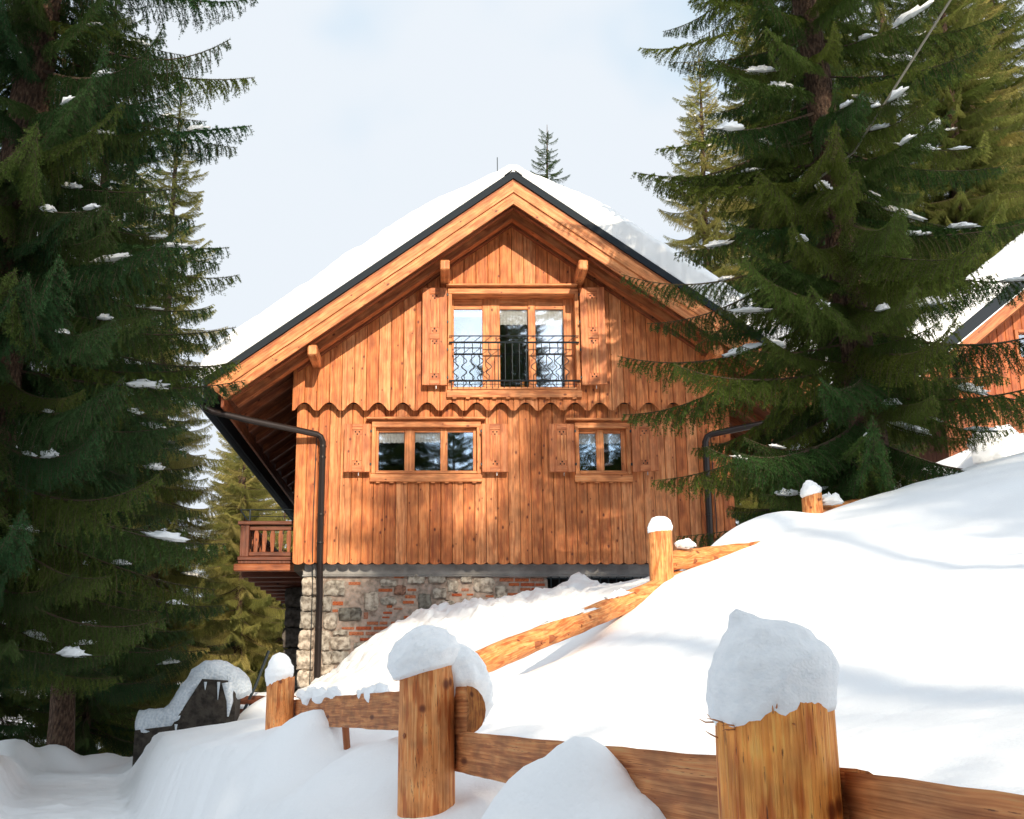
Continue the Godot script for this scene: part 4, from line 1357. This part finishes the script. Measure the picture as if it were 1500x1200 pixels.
func log_rail(label: String, a: Vector3, b: Vector3, r: float, seed_: int) -> Node3D:
	var t := thing("fence_rail", label, "rail", (a + b) * 0.5, "rails of the garden fence")
	var path := []
	var rr := []
	var n := 40
	for i in n + 1:
		path.append(a.lerp(b, i / float(n)))
		rr.append(r * (1.0 + 0.06 * sin(i * 0.7 + seed_) * 0.4))
	put("log", tube(path, rr, 20, 0.10, noise(seed_, 1.0, 3)), M.log_pale, t)
	rng.seed = seed_
	for k in 3:
		var p := a.lerp(b, rnd(0.15, 0.85))
		put("bark_patch", lump(Vector3(rnd(0.05, 0.10), 0.008, rnd(0.02, 0.035)), seed_ + k, 0.5, 16, 8), M.trim_dark, t, p + Vector3(0, -r * 0.4, r * 0.88), Basis(Vector3(0, 0, 1), atan2((b - a).y, Vector2((b - a).x, (b - a).z).length())) * Basis(Vector3(1, 0, 0), PI / 2 + 0.4))
	return t

func build_fence() -> void:
	fence_post("thick honey-coloured log post nearest the camera, frayed top under a tall snow cap", 0.485, 1.85, -1.1, 0.018, 0.088, 0.022, 31, M.log)
	fence_post("split log post with slanting top, a round rail end on its right", -0.085, 4.42, -1.1, 0.18, 0.098, 0.032, 32, M.log_pale)
	fence_post("log post left of the stone corner of the chalet with egg-shaped snow cap", -1.15, 8.3, -0.9, 0.235, 0.093, 0.03, 33, M.log_pale)
	fence_post("upright log post before the cladding where two sloping rails meet", 1.815, 10.3, -0.2, 1.55, 0.102, 0.012, 34, M.log_pale)
	fence_post("small log post on the crest before the big dark spruce", 3.83, 12.5, 1.0, 2.27, 0.105, 0.03, 35, M.log_pale)
	half_rail("weathered half-log rail between the corner post and the egg-capped post", Vector3(-1.10, 0.03, -8.5), Vector3(0.055, 0.022, -4.27), 0.165, 41)
	half_rail("half-log rail running down behind a snow heap to the nearest post", Vector3(-0.01, -0.118, -4.55), Vector3(0.585, -0.142, -1.80), 0.138, 42)
	half_rail("half-log rail leaving the frame beside the nearest post", Vector3(0.575, -0.135, -1.95), Vector3(0.60, -0.14, -0.85), 0.118, 43)
	log_rail("long peeled log sloping up through the snow to the upright post", Vector3(-0.25, 0.16, -7.85), Vector3(2.02, 1.165, -10.55), 0.085, 44)
	log_rail("short thick peeled log leaning from the upright post into the snow bank", Vector3(1.86, 1.31, -10.42), Vector3(2.96, 1.52, -11.25), 0.088, 45)
	log_rail("log rail half buried behind the crest post", Vector3(3.85, 2.08, -12.6), Vector3(5.1, 2.42, -13.4), 0.07, 46)
	var s1 := put("wooden_stake", tube([Vector3(-0.55, -0.30, -6.75), Vector3(-0.575, -0.02, -6.72)], [0.018, 0.02], 6), M.trim_dark)
	tag(s1, "short dark stake in the snow below the weathered rail", "stake")
	# snow caps
	var c := [
		["tall lumpy snow cap with a knob on the nearest post", cap([[-0.035, -0.088, 0.08], [0.0, -0.098, 0.094], [0.03, -0.093, 0.104], [0.06, -0.086, 0.10], [0.09, -0.068, 0.078], [0.112, -0.05, 0.05], [0.122, -0.038, 0.02], [0.14, -0.032, -0.006], [0.146, -0.028, -0.014]], 61, 0.006, 0.95, 64), Vector3(0.487, 0.022, -1.85), 0.20],
		["wide snow cap slumping off the corner post", cap([[-0.02, -0.06, 0.06], [0.0, -0.125, 0.11], [0.05, -0.135, 0.14], [0.09, -0.115, 0.13], [0.13, -0.085, 0.10], [0.155, -0.03, 0.06], [0.165, 0.0, 0.04]], 62, 0.008, 1.0, 56), Vector3(-0.085, 0.16, -4.42), 0.26],
		["lump of snow hanging over the round rail end at the corner post", cap([[-0.17, 0.05, 0.09], [-0.10, -0.02, 0.12], [-0.02, -0.06, 0.125], [0.06, -0.09, 0.09], [0.11, -0.08, 0.04], [0.13, -0.05, 0.0]], 63, 0.008, 1.0, 48), Vector3(0.03, 0.14, -4.47), 0.0],
		["egg-shaped snow cap on the post left of the stone corner", cap([[-0.05, -0.05, 0.03], [0.0, -0.095, 0.07], [0.06, -0.105, 0.09], [0.11, -0.10, 0.095], [0.16, -0.07, 0.075], [0.20, -0.035, 0.045], [0.215, -0.01, 0.02]], 64, 0.007, 0.95, 40), Vector3(-1.15, 0.21, -8.3), 0.1],
		["rounded snow cap on the upright post before the cladding", cap([[-0.04, -0.06, 0.06], [0.0, -0.105, 0.10], [0.05, -0.10, 0.112], [0.10, -0.08, 0.10], [0.13, -0.05, 0.06], [0.14, -0.01, 0.02]], 65, 0.010, 1.0, 40), Vector3(1.815, 1.55, -10.3), 0.06],
		["pointed snow cap on the small post at the crest", cap([[-0.06, -0.08, 0.02], [0.0, -0.115, 0.10], [0.06, -0.10, 0.115], [0.12, -0.07, 0.06], [0.16, -0.02, 0.0]], 66, 0.012, 1.0, 40), Vector3(3.83, 2.28, -12.5), 0.1],
		["little snow lump on the short leaning log", lump(Vector3(0.08, 0.06, 0.06), 67, 0.8, 16, 10), Vector3(2.07, 1.455, -10.5), 0.0],
		["snow lump stuck behind the crest post", lump(Vector3(0.12, 0.08, 0.08), 68, 0.9, 16, 10), Vector3(4.05, 2.21, -12.55), 0.0],
		["thin snow strip lying on the long sloping log", lump(Vector3(0.35, 0.03, 0.05), 69, 0.9, 24, 8), Vector3(0.9, 0.735, -9.2), 0.0],
		["snow remnant on the upper half of the long log", lump(Vector3(0.14, 0.035, 0.05), 70, 0.9, 24, 8), Vector3(1.35, 0.945, -9.72), 0.0]]
	for k in c.size():
		var turn := Basis(Vector3(0, 0, 1), c[k][3])
		if k >= 8: turn = Basis(Vector3(0, 0, 1), 0.33) * Basis(Vector3(0, 1, 0), 0.75)
		var o := put("post_snow", c[k][1], M.snow_near if k < 3 else M.snow, self, c[k][2], turn)
		tag(o, c[k][0], "snow", "snow caps on the fence", "thing")
	# crust hanging over the weathered rail
	var crust := [[Vector3(-1.06, 0.135, -8.35), Vector3(-0.62, 0.118, -6.75), 0.055, "snow ridge on the weathered rail next to the egg-capped post"], [Vector3(-0.50, 0.11, -6.35), Vector3(-0.30, 0.108, -5.6), 0.04, "short snow ridge near the middle of the weathered rail"]]
	for k in crust.size():
		var q: Array = crust[k]
		var path := []
		var rr := []
		for i in 31:
			var u := i / 30.0
			path.append((q[0] as Vector3).lerp(q[1], u) + Vector3(0.02, 0.012 * sin(u * 17.0 + k), 0))
			rr.append(q[2] * (sqrt(clampf(sin(u * PI), 0.0, 1.0)) * (0.75 + 0.25 * sin(u * 23.0 + 2.0 * k)) + 0.05))
		var o := put("rail_snow", tube(path, rr, 16, 0.5, noise(85 + k, 1.5, 3)), M.snow)
		tag(o, q[3], "snow", "snow ridges on the weathered rail", "thing")

# ---------------------------------------------------------------- parapet and steps to the house
func build_steps() -> void:
	var at := Vector3(-3.6, -0.8, -17.0)
	var w := thing("parapet_wall", "dark stone parapet that rises in a step beside the stairs, iced snow on top", "wall", at)
	var p := PackedVector2Array([Vector2(-4.28, -0.95), Vector2(-2.95, -0.95), Vector2(-2.93, 0.30), Vector2(-3.05, 0.48), Vector2(-3.40, 0.50), Vector2(-3.78, -0.12), Vector2(-4.28, -0.18)])
	put("masonry", prism(p, -16.75, -17.15), M.black_stone, w)
	var line := [Vector3(-4.3, -0.12, -16.95), Vector3(-4.1, -0.10, -16.95), Vector3(-3.88, -0.09, -16.95), Vector3(-3.72, 0.02, -16.95), Vector3(-3.58, 0.26, -16.95), Vector3(-3.44, 0.50, -16.95), Vector3(-3.28, 0.58, -16.95), Vector3(-3.1, 0.53, -16.95), Vector3(-2.97, 0.42, -16.95), Vector3(-2.9, 0.2, -16.95)]
	var dense := []
	var rr := []
	for i in line.size() - 1:
		for k in 6:
			dense.append((line[i] as Vector3).lerp(line[i + 1], k / 6.0))
			rr.append(0.19)
	rr[0] = 0.12
	rr[rr.size() - 1] = 0.06
	var o := put("parapet_snow", tube(dense, rr, 28, 0.28, noise(71, 0.8, 3)), M.snow_old)
	tag(o, "thick icy snow following the step of the dark parapet", "snow", "", "thing")
	var bank := put("icicle_snow", tube([Vector3(-3.05, 0.45, -16.72), Vector3(-3.0, 0.2, -16.72), Vector3(-3.02, 0.0, -16.72)], [0.07, 0.045, 0.012], 10, 0.5, noise(72, 2.0, 3)), M.snow_old)
	tag(bank, "icy snow tongue hanging down the front of the parapet", "snow", "", "thing")
	rng.seed = 72
	for k in 3:
		var x := [-3.35, -3.17, -3.72][k] as float
		var ln := [0.11, 0.24, 0.12][k] as float
		var top := 0.46 if k < 2 else -0.1
		var ic := put("icicle", tube([Vector3(x, top, -16.74), Vector3(x, top - ln * 0.6, -16.74), Vector3(x, top - ln, -16.74)], [0.022, 0.012, 0.002], 7), M.snow_old)
		tag(ic, ["short icicle nearest the step of the parapet", "long icicle under the raised parapet top", "icicle under the low part of the parapet"][k], "icicle", "icicles on the parapet")
	var st := thing("garden_steps", "snowy timber-edged steps between the parapet and the chalet", "steps", Vector3(-2.9, -0.4, -17.6))
	for k in 4:
		bar("riser", Vector3(-3.5, -0.45 + 0.19 * k, -17.35 - 0.32 * k), Vector3(-2.3, -0.27 + 0.19 * k, -17.25 - 0.32 * k), M.soffit, st, Vector3(1, 0, 0))
		put("tread_snow", lump(Vector3(0.5, 0.05, 0.16), 90 + k, 0.7, 18, 8), M.snow, st, Vector3(-2.95 + rnd(-0.1, 0.1), -0.27 + 0.19 * k, -17.45 - 0.32 * k))
	var hr := thing("stair_railing", "thin dark stair railing with one brown timber rail behind the parapet", "railing", Vector3(-2.9, 0.0, -18.0))
	wire("handrail", [Vector3(-2.72, 0.95, -18.2), Vector3(-2.86, 0.45, -18.0), Vector3(-2.98, 0.10, -17.8)], 0.022, M.iron, hr)
	bar("timber_rail", Vector3(-3.22, 0.18, -17.7), Vector3(-2.78, 0.235, -17.62), M.rafter, hr, Vector3(1, 0, 0))
	for x: float in [-3.12, -2.88]:
		wire("stanchion", [Vector3(x, -0.3, -17.66), Vector3(x, 0.19, -17.66)], 0.014, M.iron, hr)

# ---------------------------------------------------------------- the neighbouring cabin up the slope
func build_cabin() -> void:
	rng.seed = 9
	var z := -24.8
	var zf := -24.0
	var ridge := 15.6
	var top := 11.85
	var sl := 0.80
	var h := thing("cabin", "neighbouring orange-brown plank cabin half hidden behind the big spruce", "house", Vector3(ridge, 5.0, z))
	var roof := holder("roof", h, Vector3(ridge, top, z))
	for s: float in [-1.0, 1.0]:
		rake("deck", s, 6.0, top - 0.06, top - 0.40, zf - 0.06, z - 8.0, M.soffit, roof, 0.2, sl, ridge)
		rake("roof_sheet", s, 6.06, top, top - 0.05, zf - 0.05, z - 8.1, M.metal, roof, 0.02, sl, ridge)
		rake("verge_flashing", s, 6.04, top, top - 0.30, zf + 0.03, zf - 0.045, M.metal, roof, 0.12, sl, ridge)
		rake("verge_strip", s, 6.0, top - 0.29, top - 0.33, zf + 0.02, zf - 0.045, M.steel, roof, 0.12, sl, ridge)
		rake("verge_board", s, 5.9, top - 0.34, top - 0.62, zf - 0.01, zf - 0.05, M.trim_dark, roof, 0.1, sl, ridge)
		rake("rake_beam", s, 5.3, top - 0.42, top - 0.68, z + 0.4, z + 0.22, M.trim_dark, roof, 0.1, sl, ridge)
		bar("gutter", Vector3(ridge + s * 6.03 - 0.07, top - sl * 6.03 - 0.32, z - 8.0), Vector3(ridge + s * 6.03 + 0.07, top - sl * 6.03 - 0.18, zf), M.metal, roof, Vector3(0, 0, 1), 0.04)
	var wall := holder("wall", h, Vector3(ridge, 5.0, z))
	var cut := Rect2(12.30, 7.50, 0.9, 0.65)
	var hi := func(x): return top - 0.42 - sl * absf(x - ridge)
	var lo := func(_x): return 6.38
	var mb := MB.new()
	for seg in [[10.6, 12.3], [13.2, 15.6], [15.6, 20.6]]:
		add_prism(mb, PackedVector2Array([Vector2(seg[0], 3.5), Vector2(seg[1], 3.5), Vector2(seg[1], hi.call(seg[1])), Vector2(seg[0], hi.call(seg[0]))]), z - 0.04, z - 0.25)
	add_prism(mb, PackedVector2Array([Vector2(12.3, 3.5), Vector2(13.2, 3.5), Vector2(13.2, 7.5), Vector2(12.3, 7.5)]), z - 0.04, z - 0.25)
	add_prism(mb, PackedVector2Array([Vector2(12.3, 8.15), Vector2(13.2, 8.15), Vector2(13.2, hi.call(13.2)), Vector2(12.3, hi.call(12.3))]), z - 0.04, z - 0.25)
	put("timber_core", mb.done(), M.soffit, wall)
	for x: float in [10.7, 20.5]:
		bar("side_wall", Vector3(x - 0.1, 3.5, z - 7.9), Vector3(x + 0.1, hi.call(x) + 0.1, z - 0.26), M.soffit, wall)
	bar("back_wall", Vector3(10.81, 3.5, z - 7.9), Vector3(20.39, 7.4, z - 7.7), M.inside, wall)
	cladding(wall, 10.6, 16.4, 0.19, z - 0.04, lo, hi, [cut], M.cabin_board)
	cladding(wall, 10.62, 14.62, 0.2, z - 0.04, func(_x): return 3.6, func(_x): return 6.375, [], [M.trim_dark, M.rafter])
	var w := holder("window", h, Vector3(12.75, 7.5, z))
	bar("frame_side", Vector3(12.28, 7.48, z - 0.12), Vector3(12.36, 8.17, z + 0.04), M.trim_dark, w)
	bar("frame_side", Vector3(13.14, 7.48, z - 0.12), Vector3(13.22, 8.17, z + 0.04), M.trim_dark, w)
	bar("frame_rail", Vector3(12.361, 7.48, z - 0.12), Vector3(13.139, 7.55, z + 0.04), M.trim_dark, w, Vector3(1, 0, 0))
	bar("frame_rail", Vector3(12.361, 8.10, z - 0.12), Vector3(13.139, 8.17, z + 0.04), M.trim_dark, w, Vector3(1, 0, 0))
	put("pane", box(Vector3(0.78, 0.56, 0.006), 0.001), M.pane, w, Vector3(12.75, 7.825, z - 0.06))
	var o := put("roof_snow", roof_blanket(ridge, top + 0.005, sl, 6.0, 6.0, zf + 0.02, z - 8.0, 0.4, 0.85, 77), M.snow)
	tag(o, "thick smooth snow on the roof of the neighbouring cabin", "snow", "snow on the roofs", "thing")
	for q in [[8.55, 18.2, 0.42, "round snow ball lying on the crest below the neighbouring cabin"], [9.5, 17.6, 0.5, "snow heap at the crest right of the round snow ball"]]:
		var l := put("snow_mound", lump(Vector3(q[2], q[2] * 0.8, q[2]), 97, 0.35, 24, 16, 1.0, 0.8), M.snow, self, Vector3(q[0], ground(q[0], q[1]) + q[2] * 0.45, -q[1]))
		tag(l, q[3], "snow", "", "thing")

# ---------------------------------------------------------------- sky
func build_sky() -> Sky:
	var w := 1024
	var h := 512
	var im := Image.create(w, h, false, Image.FORMAT_RGBF)
	var f := noise(3, 1.0, 4)
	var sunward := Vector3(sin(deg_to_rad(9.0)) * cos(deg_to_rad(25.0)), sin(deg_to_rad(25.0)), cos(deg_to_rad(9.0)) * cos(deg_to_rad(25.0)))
	var white := Color(0.705, 0.755, 0.81)
	var blue := Color(0.46, 0.63, 0.78)
	for y in h:
		var el := PI / 2 - PI * (y + 0.5) / h
		for x in w:
			var az := TAU * (x + 0.5) / w
			var d := Vector3(cos(el) * sin(az), sin(el), -cos(el) * cos(az))
			var n := f.get_noise_3d(d.x * 1.6 + 0.35, d.y * 2.6, d.z * 1.6) + 0.35 * f.get_noise_3d(d.x * 5.0, d.y * 7.0, d.z * 5.0)
			var k := smoothstep(0.10, 0.55, n)
			var c := white.lerp(blue, k * 0.85)
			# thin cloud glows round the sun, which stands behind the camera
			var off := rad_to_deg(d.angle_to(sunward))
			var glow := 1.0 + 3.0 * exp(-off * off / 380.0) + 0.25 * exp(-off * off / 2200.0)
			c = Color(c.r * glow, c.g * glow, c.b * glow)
			if el < 0.0: c = white.lerp(Color(0.55, 0.57, 0.6), clampf(-el * 6.0, 0.0, 1.0))
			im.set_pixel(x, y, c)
	var sm := PanoramaSkyMaterial.new()
	sm.panorama = ImageTexture.create_from_image(im)
	var s := Sky.new()
	s.sky_material = sm
	return s

func _ready() -> void:
	# camera
	var cam := Camera3D.new()
	cam.name = "camera"
	add_child(cam)
	var near := 0.1
	cam.set_frustum(2.0 * near * 600.0 / 1750.0, Vector2(90.0 / 1750.0 * near, 0.0), near, 500.0)
	cam.rotation = Vector3(atan(450.0 / 1750.0), 0, 0)
	cam.current = true
	# sky, air, exposure
	var env := Environment.new()
	env.background_mode = Environment.BG_SKY
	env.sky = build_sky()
	env.tonemap_mode = Environment.TONE_MAPPER_LINEAR
	env.tonemap_exposure = 1.2
	env.sdfgi_enabled = true
	env.ssao_enabled = true
	env.ssil_enabled = true
	var we := WorldEnvironment.new()
	we.name = "air"
	we.environment = env
	add_child(we)
	# low winter sun from behind the camera, a little to the right
	var sun := DirectionalLight3D.new()
	sun.name = "sun"
	sun.light_energy = 1.5
	sun.light_color = Color(1.0, 0.93, 0.82)
	sun.light_angular_distance = 0.5
	sun.shadow_enabled = true
	add_child(sun)
	var el := deg_to_rad(25.0)
	var az := deg_to_rad(9.0)
	sun.look_at_from_position(Vector3.ZERO, -Vector3(sin(az) * cos(el), sin(el), cos(az) * cos(el)))
	# setting
	make_materials()
	print("materials ", Time.get_ticks_msec())
	for q in LAND:
		lx.append(q[0]); ly.append(q[1])
	solve_land()
	build_ground()
	print("land ", Time.get_ticks_msec())
	build_chalet()
	var o := put("roof_snow", roof_blanket(RIDGE, 9.585, SLOPE, 5.40, 5.40, -19.88, -33.6, 0.24, 0.66, 76), M.snow)
	tag(o, "thick snow blanket on the chalet roof with a rounded lip over the eaves", "snow", "snow on the roofs", "thing")
	build_cabin()
	build_steps()
	print("houses ", Time.get_ticks_msec())
	make_boughs()
	print("boughs ", Time.get_ticks_msec())
	build_trees()
	build_fence()
	var cup := put("candle", tube([Vector3(1.32, 5.80, -21.2), Vector3(1.32, 5.99, -21.2)], [0.042, 0.04], 14), M.log)
	tag(cup, "short orange candle standing inside the wide upper window", "candle")
	var cab := put("overhead_cable", tube([Vector3(4.75, 6.75, -14.3), Vector3(5.2, 7.05, -14.1), Vector3(5.92, 8.22, -12.5), Vector3(7.2, 10.4, -9.5)], [0.014, 0.014, 0.014, 0.014], 6), M.cable)
	tag(cab, "thin grey cable stretched through the boughs of the big spruce", "cable")
	print("done ", Time.get_ticks_msec())

func tree_at(label: String, x: float, d: float, height: float, reach: float, seed_: int, opt := {}) -> void:
	spruce(label, Vector3(x, ground(x, d) - 0.1, -d), height, reach, seed_, opt)

func build_trees() -> void:
	var dark := Color(0.036, 0.088, 0.034)
	var olive := Color(0.11, 0.145, 0.03)
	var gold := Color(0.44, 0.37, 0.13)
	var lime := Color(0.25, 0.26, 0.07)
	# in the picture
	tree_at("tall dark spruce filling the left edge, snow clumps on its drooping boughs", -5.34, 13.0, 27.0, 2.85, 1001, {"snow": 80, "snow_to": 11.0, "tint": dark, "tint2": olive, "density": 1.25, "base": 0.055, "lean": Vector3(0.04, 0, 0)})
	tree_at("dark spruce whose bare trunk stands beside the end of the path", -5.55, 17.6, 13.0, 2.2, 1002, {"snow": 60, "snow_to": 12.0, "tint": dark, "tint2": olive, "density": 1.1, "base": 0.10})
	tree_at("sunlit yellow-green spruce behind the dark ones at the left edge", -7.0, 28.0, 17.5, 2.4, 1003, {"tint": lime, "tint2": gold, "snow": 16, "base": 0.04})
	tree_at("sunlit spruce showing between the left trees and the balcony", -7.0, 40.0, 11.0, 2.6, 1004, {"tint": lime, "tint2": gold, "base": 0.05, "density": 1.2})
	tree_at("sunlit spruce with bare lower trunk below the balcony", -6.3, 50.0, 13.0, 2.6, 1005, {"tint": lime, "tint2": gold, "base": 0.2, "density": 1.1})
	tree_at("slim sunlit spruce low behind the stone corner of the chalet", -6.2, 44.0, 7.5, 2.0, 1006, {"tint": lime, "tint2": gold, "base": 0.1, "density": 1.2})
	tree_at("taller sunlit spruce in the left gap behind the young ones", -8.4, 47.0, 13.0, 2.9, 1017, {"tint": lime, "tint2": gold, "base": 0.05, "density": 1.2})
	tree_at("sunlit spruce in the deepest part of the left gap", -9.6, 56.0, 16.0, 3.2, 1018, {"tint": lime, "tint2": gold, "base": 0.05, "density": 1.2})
	tree_at("dark spruce low at the left edge behind the path", -8.9, 20.5, 14.0, 2.5, 1022, {"tint": dark, "tint2": olive, "base": 0.03, "density": 1.1})
	tree_at("low young spruce left of the trunk beside the path end", -7.3, 19.6, 4.6, 1.7, 1027, {"tint": dark, "tint2": olive, "base": 0.03, "density": 1.2})
	tree_at("low young spruce at the left edge beyond the path", -9.6, 22.5, 5.2, 1.9, 1028, {"tint": olive, "tint2": lime, "base": 0.03, "density": 1.2})
	tree_at("dark spruce deeper in the wood at the left edge", -11.6, 25.0, 18.0, 2.9, 1023, {"tint": dark, "tint2": olive, "base": 0.04, "density": 1.1})
	tree_at("shaded spruce behind the trunk beside the path end", -7.9, 31.0, 13.0, 2.6, 1024, {"tint": dark, "tint2": lime, "base": 0.05})
	tree_at("broad spruce in the wood beyond the path, left of the parapet", -9.8, 33.0, 20.0, 3.0, 1007, {"tint": dark, "tint2": gold, "base": 0.08})
	tree_at("spruce far behind the path end, its trunk in shade", -11.5, 40.0, 22.0, 3.0, 1008, {"tint": dark, "tint2": gold, "base": 0.06})
	tree_at("young spruce low beside the parapet", -6.9, 23.5, 6.5, 1.9, 1009, {"tint": dark, "tint2": olive, "base": 0.08})
	tree_at("single spruce top peeping over the ridge of the chalet", 3.95, 45.0, 20.6, 2.9, 1010, {"tint": dark, "tint2": olive, "base": 0.2})
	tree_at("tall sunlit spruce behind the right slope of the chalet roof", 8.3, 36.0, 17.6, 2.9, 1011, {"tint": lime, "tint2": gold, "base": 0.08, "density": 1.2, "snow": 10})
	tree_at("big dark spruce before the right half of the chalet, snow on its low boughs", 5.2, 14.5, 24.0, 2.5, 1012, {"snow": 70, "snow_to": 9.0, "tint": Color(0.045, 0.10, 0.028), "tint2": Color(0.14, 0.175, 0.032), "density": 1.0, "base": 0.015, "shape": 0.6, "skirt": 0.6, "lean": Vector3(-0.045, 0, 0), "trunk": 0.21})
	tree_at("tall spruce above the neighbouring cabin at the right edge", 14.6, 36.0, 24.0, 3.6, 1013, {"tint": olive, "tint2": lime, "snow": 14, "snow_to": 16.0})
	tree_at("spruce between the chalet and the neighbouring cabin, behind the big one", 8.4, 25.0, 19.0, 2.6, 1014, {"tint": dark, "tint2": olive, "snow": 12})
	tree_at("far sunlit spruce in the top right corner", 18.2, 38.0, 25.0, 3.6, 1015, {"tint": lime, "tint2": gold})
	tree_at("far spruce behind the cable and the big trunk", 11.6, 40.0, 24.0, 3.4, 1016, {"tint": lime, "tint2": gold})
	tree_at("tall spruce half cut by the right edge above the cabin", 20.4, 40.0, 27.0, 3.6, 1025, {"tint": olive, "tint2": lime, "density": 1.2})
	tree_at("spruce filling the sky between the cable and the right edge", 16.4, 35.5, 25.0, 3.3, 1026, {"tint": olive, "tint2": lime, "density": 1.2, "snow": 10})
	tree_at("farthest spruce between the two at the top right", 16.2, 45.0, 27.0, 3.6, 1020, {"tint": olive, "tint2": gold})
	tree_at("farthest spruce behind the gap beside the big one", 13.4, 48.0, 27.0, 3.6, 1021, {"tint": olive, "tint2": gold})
	# behind the camera: the wood whose shadow dapples the house and the snow
	var wood := "spruces of the wood behind the camera"
	var names := ["bushy spruce close behind the camera", "rounder spruce left of the bushy one behind the camera", "tall spruce left behind the camera", "tall spruce farther left behind the camera", "low spruce far left behind the camera", "full-crowned tall spruce behind the camera beside the slim ones", "slim high-crowned spruce behind the camera, first from the left", "slim high-crowned spruce behind the camera, second from the left", "slim high-crowned spruce behind the camera, third from the left", "big spruce far right behind the camera", "low spruce behind the camera beside the slope", "mid-height spruce behind the camera beside the slope"]
	var spots := [[1.75, -8.0, 9.0, 2.2, 0.05, 1.6], [0.1, -9.5, 15.5, 3.0, 0.05, 1.4], [-2.0, -11.5, 25.0, 3.2, 0.08, 1.2], [-5.6, -10.0, 24.0, 3.2, 0.06, 1.2], [-9.0, -9.0, 20.0, 3.2, 0.06, 1.2], [3.3, -25.5, 27.6, 2.7, 0.25, 1.1], [6.6, -25.0, 28.0, 2.3, 0.86, 1.0], [8.8, -24.0, 28.2, 2.4, 0.83, 1.0], [11.0, -25.5, 30.5, 2.4, 0.62, 0.9], [10.8, -12.0, 24.5, 3.0, 0.10, 0.9], [7.2, -7.0, 9.5, 1.9, 0.1, 0.8], [8.4, -12.0, 14.0, 2.4, 0.1, 0.8]]
	for k in spots.size():
		var s: Array = spots[k]
		tree_at(names[k], s[0], s[1], s[2], s[3], 1100 + k, {"group": wood, "base": s[4], "tint": dark, "tint2": olive, "density": s[5]})
	# the edge of the wood farther back, mirrored in the window panes
	rng.seed = 77
	var xs := [-21.0, -17.0, -13.2, -10.0, -7.0, -4.6, -2.2, 4.1, 6.3, 7.9, 9.6, 11.4, 13.4, 15.6, 19.5, 24.0]
	for k in xs.size():
		var x: float = xs[k]
		tree_at("spruce at the far edge of the wood behind the camera, %s from the left" % ["first", "second", "third", "fourth", "fifth", "sixth", "seventh", "eighth", "ninth", "tenth", "eleventh", "twelfth", "thirteenth", "fourteenth", "fifteenth", "last"][k], x, -46.0 - 5.0 * fmod(k * 0.618, 1.0), 41.0 if (k == 7 or k == 8) else 22.0 + 6.0 * fmod(k * 0.37, 1.0), 4.6 if (k == 7 or k == 8) else 3.4, 1200 + k, {"group": "far edge of the wood behind the camera", "base": 0.05, "tint": dark, "tint2": olive, "density": 1.0})
